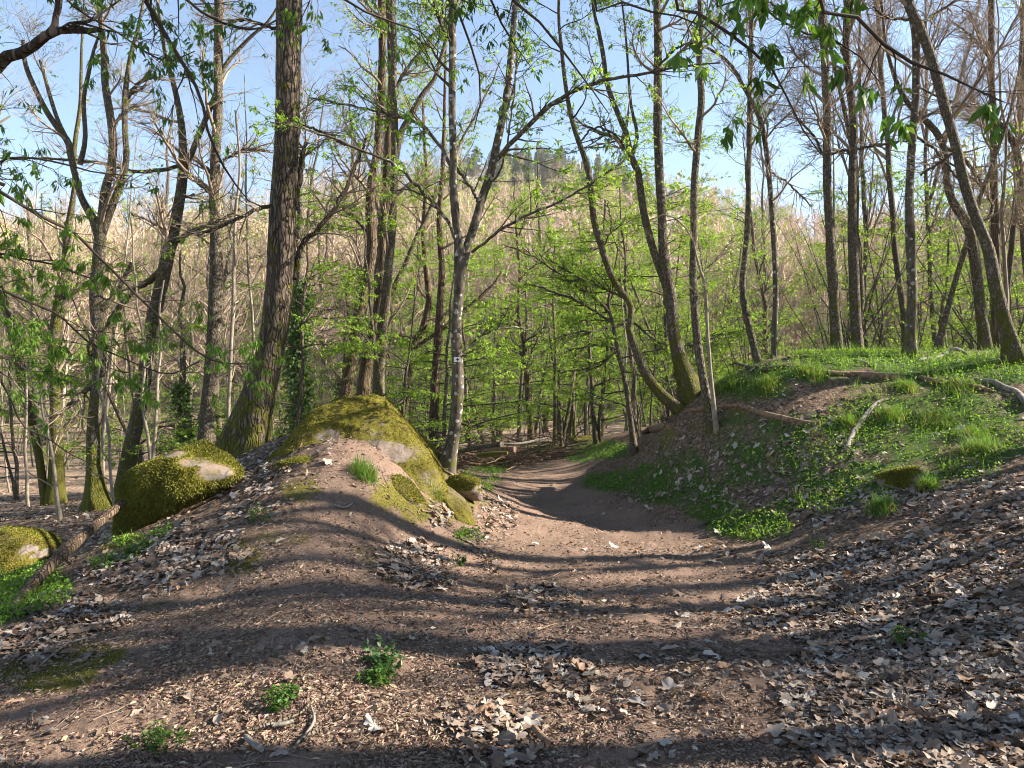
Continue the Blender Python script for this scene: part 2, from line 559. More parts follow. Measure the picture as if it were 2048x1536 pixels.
def mat_rock():
    m, nt, out = newmat('mossy_sandstone')
    N = NT(nt)
    tc = N.n('ShaderNodeTexCoord')
    co = tc.outputs['Object']
    at = N.n('ShaderNodeVertexColor', layer_name='col')
    sep = N.n('ShaderNodeSeparateColor')
    N.l(at.outputs[0], sep.inputs[0])
    f1 = N.noise(co, 30, 6, .7)
    f2 = N.noise(co, 5, 5, .65)
    f3 = N.noise(co, 110, 3, .7)
    rock = N.mix(N.ramp(f1, [(.3, 0), (.7, 1)]), (.12, .085, .065), (.3, .22, .17))
    rock = N.mix(N.ramp(f2, [(.38, 0), (.6, .75)]), rock, (.16, .155, .145))
    vo = N.n('ShaderNodeTexVoronoi', feature='DISTANCE_TO_EDGE')
    vo.inputs['Scale'].default_value = 2.6
    N.l(co, vo.inputs['Vector'])
    rock = N.mix(N.ramp(vo.outputs['Distance'], [(.0, .8), (.03, 0)]), rock, (.06, .045, .035))
    moss = N.mix(N.ramp(f3, [(.3, 0), (.7, 1)]), (.035, .036, .006), (.19, .17, .026))
    moss = N.mix(N.ramp(f2, [(.42, 0), (.62, .85)]), moss, (.075, .055, .018))
    mk = N.math('ADD', sep.outputs[0], N.math('MULTIPLY', N.math('SUBTRACT', f1, .5), 1.1))
    c = N.mix(N.ramp(mk, [(.4, 0), (.6, 1)]), rock, moss)
    N.pbsdf(out, c, .95, N.bump(N.math('ADD', f1, f3), .9, .015), .1)
    return m
M['rock'] = mat_rock()

def mat_flat(name, c, rough=.6):
    m, nt, out = newmat(name)
    N = NT(nt)
    tc = N.n('ShaderNodeTexCoord')
    n = N.noise(tc.outputs['Object'], 40, 3)
    N.pbsdf(out, N.mix(n, tuple(x * .8 for x in c), c), rough)
    return m
M['white'] = mat_flat('marker_white', (.78, .78, .76))
M['ink'] = mat_flat('marker_ink', (.03, .035, .07))

# ------------------------------------------------------------------ masks over the ground, drawn as the patches the place has
def poly_sd(px, py, poly):
    poly = np.array(poly, float)
    a, b = poly, np.roll(poly, -1, axis=0)
    d = np.full(px.shape, 1e9)
    ins = np.zeros(px.shape, bool)
    for (x0, y0), (x1, y1) in zip(a, b):
        ex, ey = x1 - x0, y1 - y0
        t = np.clip(((px - x0) * ex + (py - y0) * ey) / (ex * ex + ey * ey), 0, 1)
        d = np.minimum(d, np.hypot(px - x0 - t * ex, py - y0 - t * ey))
        c = ((y0 > py) != (y1 > py)) & (px < (x1 - x0) * (py - y0) / (y1 - y0 + 1e-9) + x0)
        ins ^= c
    return np.where(ins, -d, d)

def blobs(px, py, L):
    o = np.zeros(px.shape)
    for x, y, rx, ry, w in L:
        o = np.maximum(o, w * np.clip(1.35 - ((px - x) / rx) ** 2 - ((py - y) / ry) ** 2, 0, 1))
    return o

PATH = [(1012, 917), (1005, 955), (990, 1010), (985, 1060), (1000, 1110), (1010, 1180), (1010, 1260), (950, 1350), (900, 1450), (880, 1600),
        (1760, 1600), (1720, 1480), (1660, 1380), (1590, 1280), (1540, 1200), (1490, 1125), (1410, 1078), (1290, 1030), (1200, 980), (1150, 935), (1135, 917)]
RIDGE = [(640, 875), (720, 870), (850, 930), (960, 1040), (990, 1120), (1010, 1260), (950, 1350), (880, 1600), (-400, 1700), (-500, 1480), (-100, 1370), (160, 1270), (400, 1180), (470, 1120), (560, 1050), (640, 980), (690, 930)]
MOSSB = [(90, 1350, 130, 45, 1), (180, 1310, 100, 30, .9), (480, 1115, 60, 45, .8), (560, 1075, 80, 18, .7), (790, 990, 60, 40, .9), (830, 1020, 40, 40, .9), (900, 1000, 60, 60, .7), (870, 950, 40, 40, .8),
         (730, 1110, 40, 40, .5), (630, 1160, 70, 20, .4), (600, 1275, 60, 20, .4), (320, 1220, 120, 25, .5), (240, 1080, 60, 50, .7), (600, 980, 60, 30, .6), (930, 1000, 30, 50, .7), (1330, 880, 40, 40, .55), (1400, 845, 40, 30, .5),
         (1500, 820, 80, 20, .5),  (700, 1060, 30, 60, .4), (920, 970, 40, 30, .8), (1180, 890, 60, 12, .6), (820, 1160, 50, 30, .3)]
GREENB = [(1500, 1050, 110, 36, 1), (1430, 1020, 90, 30, .8), (1350, 985, 120, 30, .9), (1220, 965, 70, 25, .9), (1200, 900, 70, 22, 1), (1300, 950, 80, 30, .8), (1160, 915, 40, 15, .8), (985, 930, 45, 22, 1), (960, 960, 60, 40, .6),
          (1620, 880, 150, 70, .72), (1760, 850, 170, 80, .8), (1900, 830, 180, 70, .9), (1560, 920, 170, 70, .75), (1700, 960, 150, 60, .8), (1880, 930, 170, 55, .7), (2000, 880, 130, 50, .8), (1500, 780, 110, 28, .8),
          (1720, 720, 170, 22, 1), (1900, 730, 220, 28, 1), (2060, 735, 160, 40, 1), (1600, 745, 130, 22, 1), (1850, 770, 230, 30, .7), (1620, 1010, 110, 30, .7), (60, 1180, 100, 60, 1), (0, 1200, 80, 60, 1), (270, 1090, 60, 18, .8), (200, 1130, 40, 14, .8),
          (520, 1035, 50, 18, .35), (1080, 895, 60, 14, .7), (930, 1075, 30, 20, .7), (950, 1010, 40, 30, .5), (1400, 960, 130, 60, .7), (1480, 870, 90, 70, .65), (1350, 920, 70, 50, .6), (1970, 900, 60, 30, .8), (100, 900, 200, 30, .3)]
# where the fallen leaves lie thick
LEAFB = [(1850, 1150, 330, 90, 1), (1950, 1020, 180, 70, .9), (1900, 1400, 330, 180, 1), (1700, 1180, 190, 60, 1), (1680, 1430, 130, 110, .5), (1070, 1335, 120, 50, .75), (1080, 1200, 90, 30, .6), (990, 1450, 110, 45, .7), (830, 1130, 80, 50, 1), (880, 1165, 40, 20, .8),
         (395, 1100, 105, 48, 1), (280, 1150, 120, 34, 1), (150, 1230, 130, 40, .9), (60, 1290, 80, 40, .7), (520, 960, 60, 45, 1), (460, 930, 60, 30, .8), (620, 890, 50, 30, .8), (560, 920, 50, 40, .7), (1000, 1040, 40, 40, .7), (960, 1090, 40, 30, .4), (1480, 960, 170, 60, .55),
         (1600, 900, 160, 80, .55), (1700, 1010, 180, 50, .6), (1400, 940, 90, 60, .6), (1290, 1000, 80, 20, .6), (1560, 830, 120, 40, .5), (50, 980, 120, 60, .9), (150, 1040, 120, 50, .9), (1180, 1410, 220, 60, .1), (1300, 1220, 200, 60, .07), (1550, 1230, 80, 60, .6), (1420, 1110, 60, 20, .4), (500, 1020, 70, 25, .4), (350, 1060, 60, 30, .7), (880, 1030, 30, 30, .6), (980, 1120, 20, 20, .6), (1000, 1505, 80, 40, .4), (1250, 1500, 250, 60, .08), (1400, 1330, 160, 80, .08), (730, 930, 40, 20, .1), (1680, 1290, 100, 80, .8)]

def ground_masks(X, Y, Z):
    px, py, dep = proj(X, Y, Z)
    n1 = fbm(X * 2.2, Y * 2.2, 4, 21)
    n2 = fbm(X * 5, Y * 5, 4, 31)
    sp = sstep(25, -25, poly_sd(px, py, PATH) + (n1 - .5) * 90)
    sr = sstep(25, -25, poly_sd(px, py, RIDGE) + (n1 - .5) * 90)
    behind = (Y < 3.2) & (np.hypot(X, Y) < 9)
    soil = np.maximum(sp, sr)
    soil = np.where(behind, sstep(2.6, 1.6, np.abs(X - .2)), soil)
    ok = (dep > 1) & (np.hypot(X, Y) < 40)
    moss = np.where(ok, sstep(.42, .75, blobs(px, py, MOSSB) * (.45 + n2)), 0)
    green = np.where(ok, sstep(.4, .8, blobs(px, py, GREENB) * (.4 + n2)), 0)
    return np.where(ok | behind, soil, 0), moss, green, px, py, dep

# ------------------------------------------------------------------ terrain sheets: path, ground, hill
def build_terrain():
    fr = np.radians(np.linspace(-50, 50, 580))
    bk = np.radians(np.linspace(50, 310, 110))[1:-1]
    th = np.concatenate([fr, bk])
    r = [.3]
    while r[-1] < 405:
        r.append(r[-1] * (1.0125 if r[-1] < 60 else 1.03))
    r = np.array(r)
    TH, RR = np.meshgrid(th, r)
    X, Y = RR * np.sin(TH), RR * np.cos(TH)
    Z = height(X.ravel(), Y.ravel()).reshape(X.shape)
    soil, moss, green, px, py, dep = ground_masks(X.ravel(), Y.ravel(), Z.ravel())
    # small relief: crumbs and litter on the ground
    nr = np.hypot(X, Y).ravel()
    fine = (fbm(X.ravel() * 16, Y.ravel() * 16, 3, 77) - .5) * .03 * (nr < 14)
    Zf = Z.ravel() + fine
    v = np.stack([X.ravel(), Y.ravel(), Zf], 1)
    nth = len(th)
    idx = np.arange(len(v)).reshape(len(r), nth)
    jn = np.roll(np.arange(nth), -1)
    q = np.stack([idx[:-1, :], idx[1:, :], idx[1:, jn], idx[:-1, jn]], -1)
    q = q[..., ::-1].reshape(-1, 4)
    # centre disc
    c0 = len(v)
    v = np.concatenate([v, [[0, 0, H1(0, 0)]]])
    tri = np.stack([np.full(nth, c0), idx[0, jn], idx[0, :]], 1)[:, ::-1]
    dry = sstep(13, 26, nr) * np.where(X.ravel() < 0, 1., sstep(22, 40, nr)) * .75  # paler dry leaves out left and far, sunlit brightness put into their colour
    col = np.concatenate([np.stack([soil, moss, green, dry], 1), [[1, 0, 0, 0]]])
    qx, qy = px[q].mean(1), py[q].mean(1)
    qd = dep[q].mean(1)
    rq = nr[q].mean(1)
    inpath = (poly_sd(qx, qy, PATH) < 0) & (qd > 1.5) & (rq < 40)
    hill = rq > 62
    def part(name, sel, extra=None):
        qs = q[sel]
        used, inv = np.unique(np.concatenate([qs.ravel()] + ([extra.ravel()] if extra is not None else [])), return_inverse=True)
        qn = inv[:qs.size].reshape(-1, 4)
        tn = inv[qs.size:].reshape(-1, 3) if extra is not None else None
        o = mesh_obj(name, v[used], qn, tn, M['ground'], None, True, col[used])
        o['kind'] = 'structure'
        return o
    part('path', inpath)
    part('ground', ~inpath & ~hill, tri)
    part('hill', hill)

build_terrain()

# ------------------------------------------------------------------ trees
LEAF_Y = (.21, .34, .045)     # fresh yellow-green
LEAF_G = (.14, .25, .035)
LEAF_D = (.08, .16, .03)

def trunk_mesh(mb, PL, R, S=16, flare=.8, z0=None, mossbase=.75, mosslow=.9, mosscon=.1, rough=.1):
    """one bole: lumpy cross-section, root flare, moss weight per vertex"""
    K = len(PL)
    sl = np.concatenate([[0], np.cumsum(np.linalg.norm(np.diff(PL, axis=0), axis=1))])
    a = np.arange(S) * 2 * math.pi / S
    A, SL = np.meshgrid(a, sl)
    lump = 1 + rough * 2 * (fbm(np.cos(A) * 1.3 + 5, np.sin(A) * 1.3 + SL * 1.1, 3, 3) - .5)
    Rr = R[:, None] * lump
    h = PL[:, 2] - (PL[0, 2] if z0 is None else z0)
    if flare:
        ph = rng.uniform(0, 6.28)
        fl = flare * np.exp(-np.maximum(h, 0) / (R[0] * 1.6 + .08))[:, None]
        Rr = Rr * (1 + fl * (.55 + .45 * np.cos(A * 4 + ph + np.sin(A * 2))))
    v, q = tube(PL[None], Rr[None], S)
    ms = mosscon + mossbase * np.exp(-np.maximum(h, 0) / mosslow)
    c = np.repeat(ms, S)
    mb.add(v, q, c=np.stack([c, c, c], 1))

def to3d(pts, d, ddepth=0., wmul=1.):
    """traced (px, py, width px) -> xyz r at depth d, drifting by ddepth to the tip"""
    pts = np.array([(*p, 8)[:3] if len(p) < 3 else p for p in pts], float)
    n = len(pts)
    dd = d + ddepth * np.linspace(0, 1, n)
    xyz = PT(pts[:, 0], pts[:, 1], dd)
    r = pts[:, 2] / F * dd / 2 * wmul
    return np.concatenate([xyz, r[:, None]], 1)

def limbset(stems, lim, twigs, rtop=9):
    """stems: list of (PL,R) -> limbs + twigs arrays"""
    out = []
    for (PL, R) in stems:
        out.append((PL[None], R[None]))
    return out

def bare_crown(mbb, stems, nl, L, n2, n3, tr=(.45, 1), ang=(.6, 1.15), up=.05, wig=.16, flat=0., n4=0, thin=1.0, L2=.45, L3=.22, cw=.05):
    """limbs, branchlets and twigs from stems [(K,3),(K)] -> adds tubes; returns twig polylines for leaves"""
    K0 = max(len(p) for p, _ in stems)
    def rs(p, n):
        t = np.linspace(0, len(p) - 1, n)
        k = np.minimum(t.astype(int), len(p) - 2)
        f = (t - k)
        return p[k] * (1 - f)[:, None] + p[k + 1] * f[:, None] if p.ndim == 2 else p[k] * (1 - f) + p[k + 1] * f
    PL = np.stack([rs(p, K0) for p, _ in stems])
    R = np.stack([rs(r, K0) for _, r in stems])
    c = np.array([[cw, cw, cw]])
    a, ar = spawn(PL, R, nl, tr, ang, L, 9, .45, wig, up, flat, .45)
    v, q = tube(a, ar * thin, 5)
    mbb.add(v, q, c=c)
    Lm = (L[0] + L[1]) / 2
    b, br = spawn(a, ar, n2, (.2, 1), (.45, 1.0), (Lm * L2 * .5, Lm * L2 * 1.3), 7, .55, wig * 1.2, up * .6, flat, .4)
    v, q = tube(b, br * thin, 4)
    mbb.add(v, q, c=c)
    tw, tr_ = spawn(b, br, n3, (.15, 1), (.4, 1.0), (Lm * L3 * .5, Lm * L3 * 1.4), 5, .6, wig * 1.4, up * .4, flat, .35)
    v, q = tube(tw, np.maximum(tr_ * thin, .0025), 3)
    mbb.add(v, q, c=c)
    if n4:
        t4, r4 = spawn(tw, tr_, n4, (.15, 1), (.4, 1.0), (Lm * L3 * .25, Lm * L3 * .7), 4, .7, wig * 1.5, up * .3, flat, .3)
        v, q = tube(t4, np.maximum(r4 * thin, .002), 3)
        mbb.add(v, q, c=c)
        return a, b, tw, t4
    return a, b, tw, None

def hero(label, d, stems, branches=(), bark='grey', twig='twig', group=None, top=4., crown=(10, (1.6, 3.2), 90, 700, 0), leaf=None, moss=(.6, .7, .1), flare=.6, S=16,
         tr=(.35, 1), up=.06, flat=0., extra=None, cat='tree', name='tree', ang=(.6, 1.15), wig=.16, thin=1., sink=True):
    """a tree whose bole and limbs stand where they do in the place"""
    base = to3d(stems[0][:1], d)[0]
    gz = H1(base[0], base[1])
    root = empty(name, (base[0], base[1], gz), label, cat, group)
    org = np.array([base[0], base[1], gz])
    mbt, mbb, mbl = MB(), MB(), MB()
    pls = []
    for k, st in enumerate(stems):
        dd = st[-1] if isinstance(st[-1], (int, float)) else 0.
        st = [p for p in st if not isinstance(p, (int, float))]
        p = to3d(st, d, dd)
        if k == 0:
            # run the foot down into the ground
            foot = p[0].copy()
            dirn = p[0, :3] - p[min(1, len(p) - 1), :3]
            dirn = dirn / max(-dirn[2], .2) if dirn[2] < 0 else np.array([0, 0, -1.])
            dz = max(foot[2] - gz, 0) + .25
            foot[:3] += np.clip(dirn, -1, 1) * dz
            foot[3] *= 1.05
            p = np.concatenate([[foot], p])
        if top and st[-1][1] < 60:
            dv = norm(p[-1, :3] - p[-3, :3])
            dv = norm(dv + np.array([0, 0, .5]))
            for j in range(1, 4):
                e = p[-1].copy()
                e[:3] += dv * top / 3 + rng.normal(size=3) * .06
                e[3] *= .68
                p = np.concatenate([p, [e]])
        s = spline(p, max(14, int(np.linalg.norm(p[-1, :3] - p[0, :3]) * 6)))
        s[:, :3] += (np.stack([fbm(s[:, 2] * .8, s[:, 2] * 0 + k * 9 + d, 3, 41), fbm(s[:, 2] * .8, s[:, 2] * 0 + k * 5 + d, 3, 43), s[:, 2] * 0 + .5], 1) - .5) * .05
        trunk_mesh(mbt, s[:, :3], np.maximum(s[:, 3], .004), S if k == 0 else max(8, S - 4), flare if k == 0 else 0, gz, *moss)
        pls.append((s[:, :3], s[:, 3]))
    bpl = []
    for br in branches:
        dd = br[-1] if isinstance(br[-1], (int, float)) else 0.
        br = [p for p in br if not isinstance(p, (int, float))]
        p = to3d(br, d, dd)
        s = spline(p, 26)
        jit = rng.normal(size=(26, 3)) * .008
        s[:, :3] += jit
        trunk_mesh(mbt, s[:, :3], np.maximum(s[:, 3], .003), 7, 0, gz, 0, 1, moss[2] + .12)
        bpl.append((s[:, :3], s[:, 3]))
    tw = []
    if crown and crown[0]:
        nl, L, n2, n3, n4 = crown
        a, b, t3, t4 = bare_crown(mbb, pls, nl, L, n2, n3, tr, ang, up, wig, flat, n4, thin)
        tw.append(t3)
        if t4 is not None:
            tw.append(t4)
    if bpl:
        P_ = np.stack([p for p, _ in bpl])
        R_ = np.stack([r for _, r in bpl])
        nb = len(bpl)
        b, br_ = spawn(P_, R_, 16 * nb, (.15, 1), (.5, 1.1), (.35, 1.1), 7, .5, .14, .03, .3, .4)
        v, q = tube(b, br_, 4)
        mbb.add(v, q, c=(.05, .05, .05))
        t3, r3 = spawn(b, br_, 70 * nb, (.15, 1), (.4, 1.), (.12, .5), 5, .6, .2, 0, .3, .3)
        v, q = tube(t3, np.maximum(r3, .0022), 3)
        mbb.add(v, q, c=(.05, .05, .05))
        tw.append(t3)
    if leaf and tw:
        for t in tw:
            m_ = int(leaf[0] * len(t) / sum(len(x) for x in tw))
            leaf_clusters(mbl, t, m_, leaf[1], leaf[2], leaf[3])
    mbt.build('trunk', M[bark], root, origin=org)
    cr = mbb.build('crown', M[twig], root, origin=org)
    mbl.build('foliage', M['leaf'], cr or root, origin=org)
    return root, org

OAKG = 'bare trees along the ridge and valley on the left'
BANKG = 'trees standing along the crest of the grassy bank'

# --- left of the path
hero('stout oak with deeply ridged reddish bark leaning from the mossy ridge, biggest trunk here', 11,
     [[(482, 915, 84), (497, 870, 76), (516, 800, 63), (541, 700, 53), (552, 640, 55), (562, 560, 54), (563, 500, 55), (567, 430, 52), (572, 340, 48), (576, 250, 47), (577, 150, 48), (578, 60, 50), (579, 0, 50)]],
     [[(590, 420, 9), (604, 330, 12), (606, 300, 9), (618, 285, 4), .5], [(588, 560, 13), (604, 490, 11), (640, 455, 10), (680, 400, 9), (712, 330, 7), (733, 270, 4), .8],
      [(557, 410, 9), (528, 415, 8), (500, 425, 8), (450, 450, 7), (395, 470, 6), -.6], [(590, 660, 6), (640, 622, 5), (700, 612, 3), .6], [(556, 60, 7), (480, 40, 6), (410, 70, 4), -.4],
      [(590, 245, 5), (640, 262, 5), (690, 290, 4), .3]],
     bark='oak', crown=(9, (1.8, 3.4), 70, 500, 0), leaf=(260, 4, .075, LEAF_G), moss=(.6, 1.4, .26), S=28, top=6, tr=(.62, 1), flare=.55)
hero('straight greyish trunk just left of the stout oak, bare crown', 15,
     [[(411, 895, 33), (415, 830, 29), (422, 740, 29), (429, 640, 27), (433, 540, 26), (430, 440, 20), (428, 400, 19), (432, 320, 19), (436, 200, 18), (437, 90, 18), (437, 0, 18)]],
     [[(426, 350, 8), (405, 330, 8), (385, 310, 6), .3], [(420, 385, 7), (395, 365, 7), (362, 345, 4), -.3], [(447, 320, 6), (490, 300, 6), (540, 303, 3), .3]],
     bark='grey', crown=(14, (1.6, 3.2), 110, 800, 0), leaf=(160, 4, .07, LEAF_G), group=OAKG)
hero('leaning trunk rising from behind the mossy boulder, forked high up', 15,
     [[(255, 945, 34), (262, 900, 31), (283, 800, 27), (297, 680, 25), (316, 600, 25), (334, 520, 26), (352, 440, 22), (366, 350, 19), (366, 280, 15), (358, 220, 12), (345, 160, 10), (331, 110, 8), (320, 40, 7)],
      [(366, 345, 15), (382, 310, 12), (400, 265, 11), (430, 190, 10), (450, 130, 9), (500, 75, 7), (545, 30, 5)]],
     [[(330, 535, 17), (300, 560, 13), (265, 585, 11), (235, 620, 12), (210, 655, 8), .6], [(340, 490, 10), (380, 465, 10), (430, 445, 7), (480, 418, 4), -.5], [(362, 330, 8), (320, 340, 8), (262, 342, 7), (200, 325, 6), (120, 318, 5), (0, 316, 4), -.6],
      [(355, 395, 6), (380, 392, 5), (388, 388, 3), -.2]],
     bark='grey', twig='twig', crown=(12, (1.2, 2.6), 100, 800, 0), leaf=(140, 4, .065, LEAF_G), moss=(.6, 1.2, .3), group=OAKG)
hero('many-stemmed bare tree fanning out over the left valley', 14,
     [[(193, 1022, 44), (190, 960, 30), (187, 880, 26), (194, 780, 26), (199, 690, 25), (192, 610, 26), (195, 540, 24), (200, 478, 22), (205, 420, 18), (210, 376, 17), (220, 342, 16), (225, 290, 16), (222, 250, 15), (213, 180, 14), (208, 90, 12), (199, 0, 10)],
      [(198, 480, 18), (187, 440, 18), (165, 400, 13), (150, 350, 12), (140, 300, 14), (138, 285, 14), (120, 262, 12), (95, 225, 11), (70, 175, 10), (52, 130, 9), (45, 80, 6)],
      [(200, 478, 18), (225, 410, 15), (240, 370, 14), (252, 320, 12), (250, 260, 11), (250, 200, 11), (258, 130, 9), (275, 60, 7), (284, 10, 5)],
      [(160, 330, 11), (170, 275, 9), (166, 195, 8), (174, 150, 8), (185, 100, 6), (200, 60, 4)],
      [(138, 285, 10), (115, 235, 8), (92, 160, 7), (80, 120, 5)]],
     [[(205, 620, 12), (240, 570, 9), (262, 525, 6), .5], [(182, 720, 7), (178, 690, 8), (195, 665, 8), -.5], [(185, 770, 12), (150, 800, 9), (120, 830, 7), -.4],
      [(252, 190, 6), (280, 165, 7), (310, 155, 5), (330, 160, 3), .2], [(225, 255, 6), (245, 225, 6), (262, 190, 5), (290, 175, 3), .1], [(212, 380, 7), (235, 372, 7), (245, 345, 4), -.4]],
     bark='grey', crown=(16, (1.0, 2.2), 150, 1200, 900), leaf=(120, 4, .065, LEAF_G), moss=(.9, 1.1, .3), tr=(.3, 1), group=OAKG)
hero('mossy trunk wrapped in green sprays near the left edge', 18,
     [[(112, 940, 28), (113, 870, 24), (112, 780, 20), (108, 690, 20), (118, 600, 20), (128, 540, 16), (135, 470, 14), (150, 380, 10), (150, 300, 9), (160, 200, 7), (165, 90, 5), (168, 40, 4)]],
     [[(108, 870, 14), (150, 840, 12), (180, 800, 8), .5], [(112, 700, 10), (75, 640, 8), (50, 560, 6), .5]], bark='grey', twig='twig',
     crown=(16, (1.2, 2.6), 120, 800, 0), leaf=(900, 4, .06, LEAF_G), moss=(.6, 3, .45), tr=(.2, 1), group=OAKG)
hero('thin trunk leaning left across the valley at the left edge', 18,
     [[(88, 985, 16), (70, 870, 15), (45, 760, 15), (20, 650, 13), (0, 590, 13), (-30, 500, 11), (-60, 400, 9), (-80, 250, 6), (-85, 90, 4), (-85, 50, 3)]], [[(45, 760, 6), (60, 690, 5), (90, 640, 3)]],
     bark='grey', crown=(9, (1.0, 2.2), 60, 450, 0), leaf=(300, 4, .06, LEAF_Y), moss=(.5, 3, .35), group=OAKG)
for lab, pts, d in (('slender pale sapling between the straight trunk and the stout oak', [(459, 885, 9), (457, 800, 8), (462, 700, 8), (466, 600, 8), (467, 530, 7), (470, 430, 6), (478, 330, 5), (470, 220, 4)], 14),
                    ('thin crooked sapling in front of the leaning trunk', [(308, 900, 8), (312, 840, 7), (316, 760, 6), (322, 700, 5), (318, 620, 4), (326, 560, 3)], 13.5),
                    ('thin pale sapling with few leaves left of the mossy boulder', [(228, 1010, 6), (219, 930, 6), (218, 860, 6), (205, 800, 5), (196, 760, 4), (208, 690, 3)], 12),
                    ('thin pale sapling standing on the leaf-covered valley floor', [(120, 1036, 10), (115, 1000, 8), (108, 930, 7), (98, 870, 6), (86, 825, 5), (82, 760, 3)], 13)):
    hero(lab, d, [pts], [], bark='pale', crown=(7, (.5, 1.3), 26, 120, 0), leaf=(70, 3, .05, LEAF_Y), moss=(.3, .5, 0), flare=.4, S=8, top=0, tr=(.3, 1), name='sapling', cat='sapling')
hero('dark stringy trunk leaning right behind the mossy rock, leftmost of three', 17.5,
     [[(690, 810, 30), (695, 770, 25), (706, 700, 22), (723, 600, 24), (742, 500, 21), (740, 420, 18), (744, 360, 17), (755, 300, 15), (761, 200, 16), (765, 100, 15), (763, 0, 15)]],
     [[(742, 470, 5), (700, 430, 4), (660, 400, 3)]], bark='brown', crown=(12, (1.4, 3), 90, 700, 0), leaf=(1100, 4, .06, LEAF_Y), moss=(.6, 1.5, .12), group='three trunks behind the mossy rock')
hero('dark stringy trunk standing in the middle of three behind the mossy rock', 17,
     [[(726, 800, 28), (732, 740, 25), (744, 670, 20), (757, 600, 18), (765, 500, 17), (770, 400, 15), (774, 330, 15), (778, 260, 14), (781, 170, 13), (780, 80, 12), (778, 0, 12)]], [],
     bark='brown', crown=(10, (1.4, 3), 70, 500, 0), leaf=(900, 4, .06, LEAF_Y), moss=(.6, 1.5, .15), group='three trunks behind the mossy rock')
hero('thicker grey trunk forking high, rightmost of three behind the mossy rock', 16.5,
     [[(757, 810, 26), (758, 760, 24), (761, 690, 22), (771, 600, 19), (778, 510, 17), (787, 400, 17), (790, 310, 16), (789, 250, 15), (787, 180, 14), (786, 90, 14), (784, 0, 14)],
      [(788, 330, 14), (800, 270, 13), (818, 238, 13), (844, 190, 11), (870, 155, 9), (886, 100, 8), (905, 30, 6), (915, 5, 5)]],
     [[(792, 395, 6), (815, 370, 6), (850, 350, 3), .3], [(785, 200, 8), (805, 150, 7), (850, 90, 5), (905, 20, 4), .3]],
     bark='dark', crown=(12, (1.4, 3), 90, 700, 0), leaf=(1300, 4, .06, LEAF_Y), moss=(.7, 2.2, .2), group='three trunks behind the mossy rock')
T8, T8o = hero('forked tree with white lichen spots and a trail marker beside the path', 10.5,
     [[(893, 950, 40), (897, 925, 32), (910, 870, 25), (914, 830, 24), (917, 780, 26), (915, 720, 23), (915, 640, 20), (920, 570, 22), (921, 520, 26), (917, 480, 18), (911, 430, 17), (907, 380, 16), (906, 300, 14), (905, 200, 14), (906, 100, 15), (905, 0, 13)],
      [(924, 540, 19), (936, 495, 18), (950, 450, 18), (962, 400, 17), (980, 345, 17), (993, 285, 16), (1011, 205, 15), (1022, 120, 14), (1029, 40, 12), (1031, 0, 11), .5]],
     [[(968, 385, 8), (976, 355, 9), (988, 325, 10), (1022, 290, 10), (1056, 253, 10), (1107, 208, 9), (1158, 178, 8), (1227, 157, 7), (1288, 147, 6), (1377, 130, 4), (1440, 126, 3), -1.],
      [(916, 490, 7), (899, 448, 7), (865, 403, 7), (830, 369, 7), (793, 332, 6), (731, 304, 5), (680, 284, 5), (600, 256, 4), (540, 245, 3), -1.],
      [(905, 335, 7), (880, 290, 7), (850, 258, 6), (827, 243, 6), (793, 232, 5), (714, 213, 4), (620, 195, 3), .8], [(957, 405, 6), (935, 365, 6), (907, 330, 6), .2],
      [(946, 505, 6), (1005, 458, 6), (1056, 431, 5), (1090, 414, 5), (1141, 393, 4), (1193, 359, 4), (1240, 325, 3), -.8], [(926, 705, 5), (960, 672, 5), (1010, 655, 4), (1060, 660, 3), .6],
      [(924, 712, 4), (955, 698, 4), (1000, 690, 3), -.6], [(1000, 250, 5), (1022, 200, 5), (1034, 130, 4), (1035, 100, 4), .2], [(958, 400, 5), (1005, 330, 4), (1025, 210, 4), (1033, 120, 3), -.3]],
     bark='birchy', twig='twig_dark', crown=(11, (1.0, 2.4), 90, 700, 0), leaf=(4600, 4, .055, LEAF_Y), moss=(.35, .8, .1), tr=(.45, 1), S=18, flare=.35)

# trail marker painted plate on the forked tree
def plate(mb, c, u, v, n, w, h, t, col=(.5, .5, .5)):
    P8 = [c + u * sx * w / 2 + v * sy * h / 2 + n * sz * t for sz in (0, 1) for sx, sy in ((-1, -1), (1, -1), (1, 1), (-1, 1))]
    mb.add(P8, [(4, 5, 6, 7), (3, 2, 1, 0), (0, 1, 5, 4), (1, 2, 6, 5), (2, 3, 7, 6), (3, 0, 4, 7)], c=col)
mc = PT(914.5, 719, 10.5 - .092)
un, vn = np.array([1., 0, 0]), np.array([0, 0, 1.])
nn = np.array([0, -1., 0])
mk = MB(); plate(mk, mc, un, vn, nn, .092, .066, .004)
sg = mk.build('trail_marker', M['white'], T8, False, T8o)
sg['label'] = 'white trail marker with dark plus sign'
mk = MB(); plate(mk, mc + nn * .0042 + un * .005, un, vn, nn, .046, .012, .002); plate(mk, mc + nn * .0042 + un * .005, un, vn, nn, .012, .046, .0028)
mk.build('plus_sign', M['ink'], sg, False, T8o)

